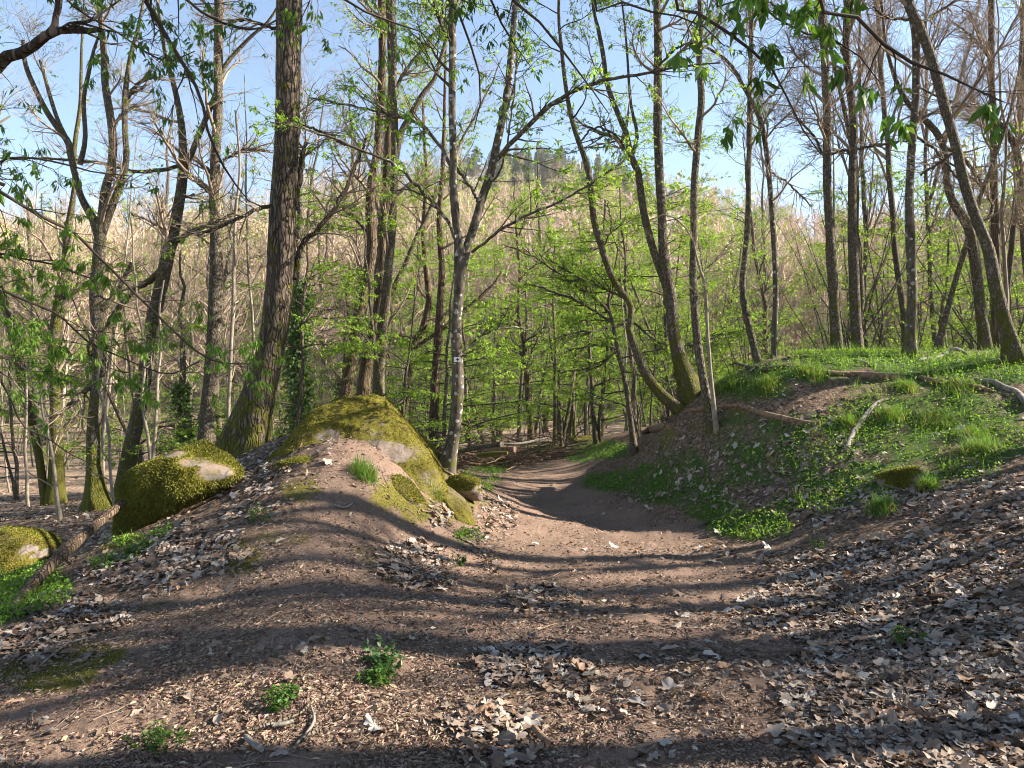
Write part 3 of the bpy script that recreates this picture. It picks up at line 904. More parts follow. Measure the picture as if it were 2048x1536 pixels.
# --- right of the path
hero('thin dark tree curving away from the bank edge, many slim branches', 12,
     [[(1357, 818, 24), (1329, 794, 22), (1295, 753, 20), (1275, 705, 17), (1259, 655, 15), (1265, 626, 13), (1258, 602, 13), (1236, 575, 14), (1220, 541, 14), (1206, 500, 13), (1190, 444, 13), (1183, 376, 12), (1172, 318, 11), (1155, 273, 10), (1138, 212, 9), (1128, 147, 8), (1120, 80, 7), (1116, 20, 6)]],
     [[(1160, 285, 4), (1190, 255, 4), (1230, 270, 4), (1262, 320, 3), .3], [(1200, 500, 4), (1222, 460, 3), (1215, 400, 2), -.2], [(1258, 600, 5), (1225, 585, 5), (1165, 560, 4), (1100, 520, 3), .6]],
     bark='dark', twig='twig_dark', crown=(12, (.9, 2.0), 80, 600, 0), leaf=(1700, 4, .055, LEAF_Y), moss=(.3, 1.5, .42), flare=.3, group='stems sharing a mossy foot at the bank edge')
hero('tall trunk with mossy flank at the bank edge, second stem branching off it', 12.2,
     [[(1388, 800, 52), (1378, 765, 40), (1366, 735, 33), (1356, 700, 27), (1347, 654, 24), (1343, 596, 24), (1333, 545, 23), (1327, 495, 19), (1325, 427, 17), (1320, 342, 17), (1316, 239, 17), (1315, 137, 16), (1314, 60, 16), (1313, 0, 15)],
      [(1340, 590, 19), (1320, 535, 16), (1306, 495, 15), (1289, 427, 15), (1276, 342, 14), (1262, 314, 14), (1250, 262, 12), (1237, 232, 11), (1214, 171, 10), (1206, 113, 9), (1196, 60, 8), (1185, 10, 6)],
      [(1262, 316, 8), (1275, 270, 7), (1262, 210, 6), (1255, 130, 5), (1247, 50, 4)]],
     [[(1258, 318, 8), (1235, 280, 8), (1200, 265, 6), (1165, 250, 4), .5], [(1318, 130, 5), (1360, 92, 5), (1400, 85, 3), -.3]],
     bark='dark', twig='twig', crown=(12, (1.0, 2.4), 80, 600, 0), leaf=(1500, 4, .058, LEAF_Y), moss=(.75, .8, .22), flare=.35, group='stems sharing a mossy foot at the bank edge')
hero('slender smooth grey stem in front of the bank edge trees, slightly wavy', 11,
     [[(1428, 858, 22), (1424, 835, 18), (1416, 800, 17), (1406, 750, 17), (1396, 688, 17), (1389, 603, 16), (1386, 520, 15), (1389, 410, 14), (1392, 342, 14), (1399, 256, 14), (1404, 205, 14), (1400, 137, 12), (1398, 85, 11), (1401, 17, 10)]],
     [[(1392, 560, 4), (1440, 510, 3), (1470, 470, 2), .4]], bark='grey', crown=(10, (.8, 1.8), 60, 420, 0), leaf=(130, 3, .07, LEAF_G), moss=(.5, .5, .02))
hero('thin pale stem sharing the foot of the smooth grey stem', 10.9,
     [[(1432, 838, 11), (1423, 756, 8), (1416, 671, 7), (1410, 568, 6), (1396, 530, 5), (1380, 470, 4), (1340, 430, 3), (1300, 440, 2)]], [], bark='pale', crown=(6, (.5, 1.2), 24, 120, 0), moss=(.3, .5, 0), S=8, top=0, flare=.3, name='sapling', cat='sapling')
GR = BANKG
hero('thin lichened trunk bending left near its top, on the bank crest left end', 14,
     [[(1548, 730, 12), (1550, 603, 11), (1547, 500, 10), (1543, 444, 10), (1538, 376, 10), (1531, 301, 10), (1522, 246, 10), (1509, 212, 9), (1485, 164, 8), (1465, 130, 7), (1440, 109, 6), (1410, 92, 5), (1382, 85, 4)]],
     [[(1536, 340, 4), (1580, 370, 4), (1620, 410, 3), .6]], bark='birchy', crown=(10, (.9, 2), 90, 800, 500), leaf=(90, 3, .06, LEAF_G), moss=(.3, 1, .05), top=0, group=GR)
hero('thin grey trunk standing left of the lichened one, foot leaning right', 14.3,
     [[(1518, 735, 18), (1510, 700, 15), (1500, 660, 14), (1488, 613, 13), (1484, 560, 12), (1490, 505, 11), (1495, 410, 11), (1497, 308, 10), (1501, 205, 10), (1503, 120, 9), (1505, 0, 9)]],
     [[(1506, 60, 5), (1520, 20, 5), (1535, -20, 4), .2], [(1500, 230, 5), (1545, 190, 4), (1600, 110, 3), -.3]], bark='grey', crown=(11, (1, 2.2), 100, 900, 500), leaf=(80, 3, .06, LEAF_G), moss=(.4, 1, .05), group=GR)
hero('straight dark trunk with yellow moss on its right side, mid bank crest', 13,
     [[(1675, 725, 24), (1672, 660, 21), (1668, 600, 20), (1662, 500, 20), (1661, 470, 17), (1655, 342, 16), (1652, 205, 15), (1646, 85, 15), (1643, 0, 14)]],
     [[(1656, 330, 5), (1625, 270, 5), (1590, 230, 4), (1575, 200, 3), .5], [(1645, 70, 6), (1610, 48, 6), (1560, 20, 5), (1540, 5, 4), .4]], bark='dark', crown=(13, (1, 2.4), 120, 1200, 700), leaf=(60, 3, .06, LEAF_G), moss=(.55, .8, .2), flare=.4, group=GR)
hero('straight dark trunk close right of the moss-sided one on the crest', 13.2,
     [[(1716, 725, 24), (1713, 660, 21), (1708, 560, 20), (1706, 480, 18), (1705, 342, 15), (1707, 256, 15), (1698, 171, 15), (1691, 103, 14), (1695, 0, 13)]],
     [[(1705, 320, 5), (1690, 300, 6), (1650, 315, 4), .2], [(1706, 300, 5), (1760, 290, 5), (1815, 280, 4), -.3], [(1692, 120, 5), (1670, 80, 4), (1620, 60, 3), .3]], bark='dark', crown=(13, (1, 2.4), 120, 1200, 700), moss=(.5, .7, .15), flare=.4, group=GR)
hero('dark lichened trunk with mossy yellow foot, standing alone on the crest', 12,
     [[(1821, 722, 26), (1822, 660, 20), (1825, 603, 19), (1822, 500, 19), (1820, 420, 17), (1821, 376, 16), (1826, 290, 15), (1832, 190, 14), (1830, 85, 14), (1823, 34, 14), (1815, -20, 12)]],
     [[(1830, 250, 6), (1870, 225, 5), (1920, 210, 4), (1960, 205, 3), .4], [(1825, 270, 6), (1870, 300, 6), (1910, 350, 5), (1950, 380, 4), .5], [(1826, 40, 6), (1780, 35, 6), (1745, 15, 4), -.3]], bark='birchy', crown=(12, (1, 2.4), 120, 1200, 700), moss=(.6, .6, .15), flare=.4, group=GR)
hero('big dark trunk leaning left with its right edge mossy, right end of crest', 11,
     [[(2030, 722, 36), (2018, 670, 27), (2008, 637, 25), (1990, 568, 25), (1978, 510, 23), (1968, 480, 21), (1949, 427, 20), (1929, 359, 20), (1908, 273, 18), (1888, 205, 18), (1864, 120, 18), (1837, 51, 18), (1816, 0, 18)]],
     [[(1915, 300, 6), (1880, 325, 5), (1840, 350, 4), .5], [(1835, 50, 7), (1885, 20, 6), (1935, -20, 5), .3]], bark='dark', crown=(13, (1.2, 2.6), 120, 1200, 700), moss=(.6, .8, .22), flare=.4, S=20, group=GR)
hero('dark trunk bowed to the left just behind the big leaning trunk', 13,
     [[(1972, 725, 25), (1968, 670, 21), (1960, 603, 20), (1949, 510, 20), (1938, 455, 19), (1903, 393, 15), (1891, 325, 14), (1881, 280, 13), (1854, 246, 12), (1820, 215, 10), (1790, 160, 8), (1770, 90, 6), (1765, 20, 5)]],
     [[(1940, 460, 8), (1985, 420, 7), (1950, 360, 5), (1870, 310, 4), .5], [(1885, 290, 8), (1930, 320, 8), (1965, 370, 7), .6]], bark='dark', crown=(12, (1, 2.4), 120, 1200, 700), moss=(.6, 1.0, .12), group=GR)
hero('upright dark trunk behind the big leaning one near the right edge', 14,
     [[(1994, 728, 22), (1992, 660, 18), (1990, 513, 15), (1985, 342, 14), (1987, 239, 13), (1985, 103, 12), (1984, 0, 12)]],
     [[(1985, 110, 5), (1960, 70, 5), (1935, 20, 4), .3], [(1986, 130, 5), (1950, 80, 4), (1900, 40, 3), -.3]], bark='brown', crown=(13, (1, 2.4), 130, 1300, 800), moss=(.5, 1.0, .1), group=GR)
hero('thin dark trunk leaning right between the crest trunks', 13,
     [[(1868, 725, 14), (1880, 675, 12), (1893, 630, 11), (1909, 568, 10), (1930, 500, 10), (1950, 430, 8), (1985, 330, 7), (2020, 220, 5), (2040, 120, 4)]], [], bark='dark', crown=(9, (.8, 2), 70, 550, 0), moss=(.4, 1, .1), top=0, group=GR)
hero('curved dark tree arching in from the right edge of the bank', 15,
     [[(2075, 735, 26), (2068, 640, 20), (2052, 500, 17), (2045, 390, 15), (2032, 300, 13), (1997, 246, 10), (1936, 212, 7), (1890, 200, 5), (1830, 170, 4)]], [[(2046, 400, 8), (2060, 250, 7), (2055, 120, 5), (2050, 0, 4)]],
     bark='dark', crown=(13, (1, 2.6), 130, 1300, 700), moss=(.4, 1, .1), top=0, group=GR)
hero('small dark tree spreading layered green sprays over the path', 15,
     [[(1270, 910, 15), (1265, 870, 12), (1260, 825, 10), (1250, 770, 9), (1244, 739, 9), (1233, 690, 8), (1227, 655, 8), (1217, 609, 6), (1221, 575, 4), (1224, 545, 3)]],
     [[(1220, 625, 7), (1195, 600, 7), (1158, 575, 6), (1115, 545, 5), (1060, 510, 4), (1010, 490, 3), -1.], [(1226, 645, 6), (1160, 605, 6), (1110, 585, 5), (1050, 565, 3), 1.], [(1228, 655, 6), (1265, 645, 5), (1310, 680, 4), (1360, 700, 3), .8],
      [(1226, 650, 4), (1195, 660, 4), (1130, 670, 3), (1080, 690, 2), -1.2], [(1236, 700, 4), (1190, 735, 4), (1120, 745, 3), .8], [(1236, 700, 4), (1200, 690, 4), (1140, 700, 3), 1.4], [(1244, 740, 4), (1290, 755, 3), (1340, 770, 2), -.7]],
     bark='dark', twig='twig_dark', crown=(9, (.9, 2.0), 90, 500, 0), leaf=(3600, 4, .052, LEAF_Y), flat=.75, up=.0, tr=(.5, 1), top=0, moss=(.4, 1, .1), ang=(.9, 1.4))
hero('dark reddish leaning tree left of the forked tree, further back', 22,
     [[(800, 880, 10), (818, 780, 10), (827, 690, 14), (844, 664, 14), (858, 602, 13), (853, 545, 12), (846, 470, 10), (852, 380, 8), (848, 290, 6), (846, 200, 4)]], [[(827, 700, 9), (880, 660, 8), (930, 620, 7), (985, 570, 6), (1005, 540, 3), .5]],
     bark='brown', crown=(12, (1.4, 3), 90, 600, 0), leaf=(2000, 4, .065, LEAF_Y), moss=(.3, 1, .05), top=0)
hero('dark trunk behind the forked tree with yellow-green foliage', 21,
     [[(868, 870, 22), (870, 790, 18), (874, 700, 17), (880, 620, 15), (884, 540, 13), (878, 450, 11), (884, 350, 9), (888, 250, 7), (890, 120, 5), (890, 40, 4)]], [], bark='brown', crown=(14, (1.4, 3), 110, 700, 0), leaf=(2600, 4, .065, LEAF_Y), moss=(.3, 1, .05), flat=.3)
for lab, pts, d in (('thin mossy stem at the left of the group past the path end', [(1108, 888, 9), (1109, 830, 7), (1110, 770, 6), (1111, 700, 5), (1106, 600, 4), (1110, 480, 3)], 26),
                    ('leaning stem in the group past the path end', [(1122, 890, 8), (1133, 840, 7), (1143, 790, 6), (1150, 730, 5), (1160, 640, 4)], 27),
                    ('mossy upright stem in the group past the path end', [(1148, 880, 8), (1149, 830, 7), (1153, 770, 6), (1156, 690, 5), (1150, 560, 4)], 29),
                    ('pale thin stem right of the group past the path end', [(1172, 884, 7), (1178, 820, 6), (1185, 760, 5), (1190, 690, 4), (1180, 560, 3)], 30),
                    ('stouter pale trunk past the path end', [(1198, 882, 12), (1203, 830, 10), (1206, 780, 9), (1208, 700, 8), (1204, 560, 6), (1210, 400, 4)], 31)):
    hero(lab, d, [pts], [], bark='grey', crown=(8, (1, 2.2), 40, 260, 0), leaf=(900, 4, .07, LEAF_Y), moss=(.7, 1.5, .25), S=8, top=0, flat=.4)

# ------------------------------------------------------------------ the wood behind: one tree of each kind, then copies
def template(kind, name, label, cat, group):
    root = empty(name, (0, 0, 0), label, cat, group)
    mbt, mbb, mbl = MB(), MB(), MB()
    def stem(x, y, h, r, lean, K=22, S=9, wob=.25):
        z = np.linspace(-.3, h, K)
        dx = np.cumsum(rng.normal(size=(K, 2)) * wob * h / K * .35, axis=0) + np.array(lean) * np.maximum(z, 0)[:, None]
        p = np.stack([x + dx[:, 0], y + dx[:, 1], z], 1)
        R = r * (1 - .82 * np.clip(z / h, 0, 1) ** 1.2)
        return p, R
    if kind == 'bare':
        sts = [stem(0, 0, 15 + rng.uniform(-2, 2), .17, rng.normal(size=2) * .05)]
        if rng.random() < .6:
            p, R = sts[0]
            k = 8
            q, r2 = stem(0, 0, 9, .1, rng.normal(size=2) * .25)
            q = q - q[0] + p[k]
            sts.append((q, np.minimum(r2, R[k] * .8)))
        for p, R in sts:
            trunk_mesh(mbt, p, R, 9, .5 if p is sts[0][0] else 0, 0, .6, 1.5, .14)
        bare_crown(mbb, sts, 22, (1.8, 4.0), 170, 1300, (.25, 1), (.45, 1.0), .07, .17, 0, 900, 1.15)
    elif kind == 'leafing':
        sts = [stem(0, 0, 12 + rng.uniform(-2, 2), .13, rng.normal(size=2) * .06)]
        trunk_mesh(mbt, *sts[0], 9, .5, 0, .5, 1.5, .14)
        a, b, t3, t4 = bare_crown(mbb, sts, 22, (1.5, 3.4), 150, 900, (.2, 1), (.6, 1.2), .04, .16, .35, 0, 1.1)
        leaf_clusters(mbl, t3, 2600, 3, .08, LEAF_Y)
    elif kind == 'understory':
        sts = [stem(0, 0, 5.5 + rng.uniform(-1, 1.5), .06, rng.normal(size=2) * .12)]
        if rng.random() < .7:
            sts.append(stem(.1, .1, 4.5, .045, rng.normal(size=2) * .25))
        for s_ in sts:
            trunk_mesh(mbt, *s_, 7, .3, 0, .4, 1.0, .14)
        a, b, t3, t4 = bare_crown(mbb, sts, 18, (1.2, 2.8), 120, 600, (.15, 1), (.9, 1.4), 0, .13, .8, 0, 1.)
        leaf_clusters(mbl, t3, 2800, 3, .062, LEAF_Y, droop=.3)
    elif kind == 'shrub':
        sts = [stem(rng.normal() * .15, rng.normal() * .15, rng.uniform(2, 4), .022, rng.normal(size=2) * .3, 14, 5) for _ in range(6)]
        for s_ in sts:
            trunk_mesh(mbt, *s_, 5, 0, 0, .2, 1, .1)
        a, b, t3, t4 = bare_crown(mbt, sts, 36, (.5, 1.4), 160, 600, (.15, 1), (.4, 1.1), .02, .18, .2, 0, 1.)
        leaf_clusters(mbl, t3, 520, 3, .055, LEAF_Y)
    elif kind == 'sapling':
        sts = [stem(0, 0, rng.uniform(5, 8), .04, rng.normal(size=2) * .1, 16, 6)]
        trunk_mesh(mbt, *sts[0], 6, .3, 0, .3, 1, .05)
        a, b, t3, t4 = bare_crown(mbt, sts, 14, (.7, 1.8), 60, 300, (.25, 1), (.5, 1.1), .06, .16, 0, 0, 1.)
        leaf_clusters(mbl, t3, 150, 3, .07, LEAF_Y)
    elif kind == 'ivy':
        sts = [stem(0, 0, 12, .16, rng.normal(size=2) * .03)]
        trunk_mesh(mbt, *sts[0], 9, .4, 0, .5, 1.5, .1)
        bare_crown(mbb, sts, 16, (1.6, 3.2), 120, 700, (.4, 1), (.5, 1.1), .05, .16, 0, 0, 1.1)
        p, R = sts[0]
        n = 4200
        t = rng.uniform(.02, .5, n) ** 1.1 * (len(p) - 1)
        k = t.astype(int)
        a = rng.uniform(0, 6.283, n)
        rr = R[k] + rng.exponential(.1, n)
        base = p[k] + (p[k + 1] - p[k]) * (t - k)[:, None] + np.stack([np.cos(a) * rr, np.sin(a) * rr, rng.normal(size=n) * .05], 1)
        d = np.stack([np.cos(a), np.sin(a), -.7 + rng.normal(size=n) * .4], 1)
        leaves(mbl, base, d, .1, .09, (.11, .18, .065))
    bk = {'bare': 'grey', 'leafing': 'brown', 'understory': 'dark', 'shrub': 'grey', 'sapling': 'pale', 'ivy': 'grey'}[kind]
    mbt.build('trunk' if kind != 'shrub' else 'stems', M[bk], root)
    cr = None
    if kind not in ('sapling', 'shrub'):
      cr = mbb.build('crown', M['twig'] if kind in ('bare', 'shrub', 'sapling', 'ivy') else M['twig_dark'], root)
    mbl.build('ivy' if kind == 'ivy' else 'foliage', M['leaf'], root if kind == 'ivy' or cr is None else cr)
    return root

def copy_tree(o):
    c = o.copy()
    COL.objects.link(c)
    for ch in list(o.children):
        k = ch.copy()
        COL.objects.link(k)
        k.parent = c
        for g in list(ch.children):
            u = g.copy()
            COL.objects.link(u)
            u.parent = k
    return c

def pathx(y):
    return np.interp(y, [0, 8, 14, 20, 26, 40], [.5, 1, .85, .6, .2, -1.5])

KINDS = [('bare', 'bare_tree', 'bare twiggy tree with lichened grey trunk in the wood behind', 'tree', 'bare trees in the wood behind', 4, 36),
         ('leafing', 'leafing_tree', 'tree coming into yellow-green leaf in the wood behind', 'tree', 'leafing trees in the wood behind', 3, 22),
         ('understory', 'understory_tree', 'low tree with flat sprays of fresh leaves in the wood behind', 'tree', 'low leafy trees under the wood', 4, 80),
         ('shrub', 'shrub', 'many-stemmed thin shrub with sparse new leaves in the wood behind', 'shrub', 'shrubs under the wood', 3, 115),
         ('sapling', 'sapling', 'thin pale sapling in the wood behind', 'sapling', 'saplings in the wood behind', 2, 64)]
placed = []
def ok_place(x, y, mind):
    for a, b, m in placed:
        if (a - x) ** 2 + (b - y) ** 2 < (min(m, mind)) ** 2:
            return False
    return True

def wood():
    for kind, name, label, cat, group, nt, n in KINDS:
        tm = [template(kind, name, label, cat, group) for _ in range(nt)]
        cnt, tries = 0, 0
        used = set()
        while cnt < n and tries < 8000:
            tries += 1
            r = 17 + 47 * rng.random() ** .8
            if kind in ('shrub', 'understory', 'sapling'):
                r = 15 + 40 * rng.random() ** .9
            th = math.radians(rng.uniform(-41, 41))
            x, y = r * math.sin(th), r * math.cos(th)
            if y < 30 and abs(x - pathx(y)) < (2.0 if kind in ('shrub', 'sapling') else 2.8):
                continue
            if y < 22 and -1.5 < x < 4.0 and kind in ('bare', 'leafing'):
                continue
            if kind in ('bare',) and y < 50 and -10 < x < 10 and rng.random() < .85:
                continue
            if kind in ('leafing', 'understory') and th < -.12 and rng.random() < .5:
                continue
            if kind in ('understory', 'leafing') and cnt < n * .45 and not (-.12 < th < .26 and y > 19):
                continue
            if kind == 'leafing' and th > .3 and r < 30:
                continue
            if x < -6 and y < 26 and kind in ('shrub', 'understory') and rng.random() < .7:
                continue
            if y < 19 and x > 2 and kind in ('understory', 'bare', 'leafing'):
                continue
            if x > 4 and y < 40 and kind in ('bare', 'leafing') and rng.random() < .88:
                continue
            if not ok_place(x, y, {'bare': 2.0, 'leafing': 2.2, 'understory': 1.7, 'shrub': 1.0, 'sapling': .8}[kind]):
                continue
            placed.append((x, y, 2.2))
            ti = int(rng.integers(nt))
            o = tm[ti] if ti not in used else copy_tree(tm[ti])
            used.add(ti)
            s = rng.uniform(.75, 1.2)
            o.location = (x, y, H1(x, y) - .05)
            o.rotation_euler = (rng.normal() * .04, rng.normal() * .04, rng.uniform(0, 6.28))
            o.scale = (s, s, s * rng.uniform(.9, 1.15))
            cnt += 1
        for k in range(nt):
            if k not in used:
                for ch in list(tm[k].children_recursive):
                    bpy.data.objects.remove(ch)
                bpy.data.objects.remove(tm[k])
        KT[kind] = [tm[k] for k in used]
KT = {}
wood()

# slim bare stems standing back from the crest of the bank
def bank_back():
    src = KT['bare']
    for i, (x, y, s, w) in enumerate([(7.2, 15.6, .8, .45), (8.9, 17.2, .95, .45), (10.4, 16.2, .85, .4), (9.6, 20.5, .95, .45), (12.6, 22.5, 1, .5)]):
        o = copy_tree(src[i % len(src)])
        o['label'] = 'slim bare stem standing back behind the crest of the bank'
        o['group'] = 'slim stems behind the bank crest'
        o.location = (x, y, H1(x, y) - .05)
        o.rotation_euler = (rng.normal() * .05, rng.normal() * .05, i * 2.1)
        o.scale = (w, w, s)
bank_back()

# low leafy trees whose flat sprays hang round the end of the path
def path_sprays():
    src = KT['understory']
    for i, (x, y, s, rz) in enumerate([(-2.6, 16.5, 1.0, 0), (-1.9, 20, 1.15, 2), (3.0, 18.5, 1.1, 4), (2.6, 22.5, 1.3, 1), (1.9, 27, 1.3, 3), (-1.4, 26, 1.3, 5), (.3, 31, 1.4, 2.5), (4.6, 21, 1.2, 5.5), (-3.6, 23, 1.2, 1.3), (5.5, 26, 1.35, .4), (-.8, 35, 1.5, 3.3)]):
        o = copy_tree(src[i % len(src)])
        o.location = (x, y, H1(x, y) - .05)
        o.rotation_euler = (0, 0, rz)
        o.scale = (s, s, s * 1.05)
path_sprays()

# two ivy-clad trunks
iv = template('ivy', 'ivy_clad_tree', 'ivy-clad trunk just right of the stout oak, bright green', 'tree', 'ivy-clad trunks')
p = PT(608, 800, 20); iv.location = (p[0], p[1], H1(p[0], p[1])); iv.rotation_euler = (0, 0, 1)
iv2 = copy_tree(iv); iv2['label'] = 'ivy-clad trunk between the leaning trunk and the straight grey one'
p = PT(374, 880, 21); iv2.location = (p[0], p[1], H1(p[0], p[1])); iv2.rotation_euler = (0, 0, 3); iv2.scale = (.8, .8, .55)
iv3 = copy_tree(iv); iv3['label'] = 'ivy-clad trunk left of the three dark trunks behind the rock'
p = PT(676, 790, 21); iv3.location = (p[0], p[1], H1(p[0], p[1])); iv3.rotation_euler = (0, 0, 5); iv3.scale = (.7, .7, .5)

# trees up the sun side, out of view, that throw the bands of shade over the path
def shade_trees():
    g = 'trees up the bank on the sunny side'
    spots = SHADE
    src = KT['bare']
    for i, (x, y, s) in enumerate(spots):
        o = copy_tree(src[i % len(src)])
        o['label'] = 'bare tree up the bank on the sunny side'
        o['group'] = g
        o.location = (x, y, H1(x, y) - .05)
        o.rotation_euler = (0, 0, i * 1.7)
        o.scale = (s * .72, s * .72, s)
SHADE = [(9.2, 8.5, 1.15), (12.5, 8.5, .8), (8.2, 6.7, .9), (10.2, 6.0, 1.3), (10.5, 5.5, 1.6), (9, 4.4, 1.3), (12, 3.9, 1.5), (8.5, 3.0, 1.4), (10, .6, 1.5), (19, 8.6, 1.2), (14.5, 7.4, 1.1), (25, 6.6, 1.2), (18, 2.8, 1.3)]
shade_trees()

# ------------------------------------------------------------------ the wood far off on the hill: one mass
def distant_wood():
    mb = MB()
    def proto(kind):
        m = MB()
        if kind == 'fir':
            K = 6
            h = 15
            n = 150
            t = rng.random(n) ** .8
            z = 1.5 + t * (h - 1.5)
            a = rng.uniform(0, 6.28, n)
            rr = np.sqrt(np.maximum(1 - t, 0)) * 2.6 + .2
            tip = np.stack([np.cos(a) * rr, np.sin(a) * rr, z - rr * .25], 1)
            s = np.stack([-np.sin(a), np.cos(a), a * 0], 1) * (.5 + .3 * rr[:, None])
            b = np.stack([a * 0, a * 0, z], 1)
            v = np.stack([b, tip + s, tip - s], 1).reshape(-1, 3)
            m.add(v, t=np.arange(n * 3).reshape(-1, 3), c=np.repeat(np.array([(.2, .235, .17)]) * rng.uniform(.6, 1.3, (n, 1)), 3, axis=0))  # fir green greyed and lightened, distance haze put into the colour
            return m
        h = rng.uniform(10, 14)
        z = np.linspace(-.5, h, 7)
        p = np.stack([np.cumsum(rng.normal(size=7) * .15), np.cumsum(rng.normal(size=7) * .15), z], 1)
        R = .2 * (1 - .8 * z.clip(0) / h)
        bc = (.42, .34, .26)
        v, q = tube(p[None], R[None], 4)
        m.add(v, q, c=bc)
        a, ar = spawn(p[None], R[None], 16, (.25, 1), (.35, .95), (2.5, 5), 5, .5, .14, .1, 0, .4)
        v, q = tube(a, np.maximum(ar, .035), 3)
        m.add(v, q, c=bc)
        def strips(PL, w, c, cv):
            n, K, _ = PL.shape
            sd = norm(np.cross(PL[:, -1] - PL[:, 0], rng.normal(size=(n, 3)))) * w
            ww = np.linspace(1, .3, K)[None, :, None]
            v = np.stack([PL + sd[:, None] * ww, PL - sd[:, None] * ww], 2)
            idx = np.arange(n * K * 2).reshape(n, K, 2)
            q = np.stack([idx[:, :-1, 0], idx[:, :-1, 1], idx[:, 1:, 1], idx[:, 1:, 0]], -1).reshape(-1, 4)
            cc = np.array([c]) * rng.uniform(1 - cv, 1 + cv, (n, 1))
            m.add(v.reshape(-1, 3), q, c=np.repeat(cc, K * 2, axis=0))
        tc = {'pink': (.46, .33, .26), 'tan': (.44, .345, .22), 'green': (.4, .38, .19), 'white': (.5, .45, .4)}[kind]
        b, br = spawn(a, ar, 90, (.15, 1), (.4, 1), (1, 2.4), 4, .6, .2, .05, 0, .3)
        strips(b, .03, tc, .3)
        t3, r3 = spawn(b, br, 330, (.1, 1), (.4, 1.1), (.5, 1.3), 3, .6, .25, .03, 0, .3)
        strips(t3, .022, tc, .3)
        if kind in ('green', 'white'):
            n = 420
            i = rng.integers(0, len(t3), n)
            pp = t3[i, rng.integers(0, 3, n)]
            leaves(m, pp, rng.normal(size=(n, 3)), .34, .3, (.34, .38, .08) if kind == 'green' else (.62, .62, .57))
        return m
    protos = {k: [proto(k) for _ in range(n)] for k, n in (('pink', 4), ('tan', 3), ('green', 3), ('white', 2), ('fir', 3))}
    flat_ = {}
    for k, L in protos.items():
        flat_[k] = []
        for m in L:
            flat_[k].append((np.concatenate(m.v), np.concatenate(m.q) if m.q else None, np.concatenate(m.t) if m.t else None, np.concatenate(m.c)))
    n = 1900
    u = rng.random(n)
    r = np.sqrt(60**2 + u * (335**2 - 60**2)) 
    r = np.where(rng.random(n) < .35, rng.uniform(60, 130, n), r)
    th = np.radians(rng.uniform(-40, 40, n))
    X, Y = r * np.sin(th), r * np.cos(th)
    Z = height(X, Y)
    px, py, dep = proj(X, Y, Z + 6)
    nz = fbm(X * .03, Y * .03, 3, 50)
    for i in range(n):
        fir = (r[i] > 235 and 930 < px[i] < 1420 and nz[i] > .38) or (r[i] > 285 and px[i] > 700 and nz[i] > .62)
        q_ = rng.random()
        if fir:
            k = 'fir'
        elif q_ < .03 and 850 < px[i] < 1950 and nz[i] > .45:
            k = 'white'
        elif px[i] < 900:
            k = 'tan' if q_ < .5 else ('green' if q_ < .62 + .2 * (nz[i] > .5) else 'pink')
        else:
            k = 'pink' if q_ < .62 else ('green' if q_ < .8 else 'tan')
        v, q, t, c = flat_[k][int(rng.integers(len(flat_[k])))]
        a = rng.uniform(0, 6.28)
        s = rng.uniform(.75, 1.2) * (.72 if fir else 1)
        ca, sa = math.cos(a) * s, math.sin(a) * s
        vv = np.stack([v[:, 0] * ca - v[:, 1] * sa + X[i], v[:, 0] * sa + v[:, 1] * ca + Y[i], v[:, 2] * s + Z[i]], 1)
        mb.add(vv, q, t, c * rng.uniform(.8, 1.15))
    o = mb.build('distant_wood', M['wood_stuff'], None, False)
    tag(o, 'pinkish bare wood covering the far hillside', 'wood', None, 'stuff')
distant_wood()

# ------------------------------------------------------------------ boughs of the near chestnuts reaching into view
def chestnut(label, foot, trunk_pts, r0, boughs, leafn, L, group=None):
    gz = H1(*foot)
    org = np.array([foot[0], foot[1], gz])
    root = empty('chestnut_tree', org, label, 'tree', group)
    mbt = MB()
    tp = np.array([[foot[0], foot[1], gz - .2, r0 * 1.1]] + [list(t) for t in trunk_pts])
    s = spline(tp, 30)
    trunk_mesh(mbt, s[:, :3], s[:, 3], 14, .5, gz, .5, 1, .1)
    mbt.build('trunk', M['oak'], root, origin=org)
    for att, pts, d, dd, opt in boughs:
        p = to3d(pts, d, dd)
        if att is not None:
            a = np.array(att, float)
            if a.ndim == 1:
                a = a[None]
            p = np.concatenate([a, p])
        s = spline(p, 40)
        s[:, :3] += (np.stack([vnoise(s[:, 0] * 5, s[:, 1] * 5, k) for k in (1, 2, 3)], 1) - .5) * .03
        mb, mbl = MB(), MB()
        trunk_mesh(mb, s[:, :3], np.maximum(s[:, 3], .002), 8, 0, gz, 0, 1, .05, .15)
        PL, R = s[None, :, :3], s[None, :, 3]
        nb, n3, nl, ll, colr, lo = opt
        if nb:
            b, br = spawn(PL, R, nb, (lo, 1), (.5, 1.1), (.3, .95), 8, .55, .15, -.01, .3, .45)
            v, q = tube(b, br, 4)
            mb.add(v, q, c=(.05, .05, .05))
            t3, r3 = spawn(b, br, n3, (.2, 1), (.4, 1), (.1, .35), 5, .7, .2, -.02, .3, .3)
            v, q = tube(t3, np.maximum(r3, .0016), 3)
            mb.add(v, q, c=(.05, .05, .05))
            leaf_clusters(mbl, t3, int(nl * (2 if ll >= .085 else 1.3)), 4, ll * (1.1 if ll >= .085 else .88), colr, tr=(.6, 1), wf=.42 if ll >= .085 else .3, droop=1.2, spread=.75)
        bo = mb.build('bough', M['twig_dark'] if d != 4.01 else M['oak'], root, origin=org)
        if mbl.n:
            mbl.build('foliage', M['leaf_chest'], bo, origin=org)

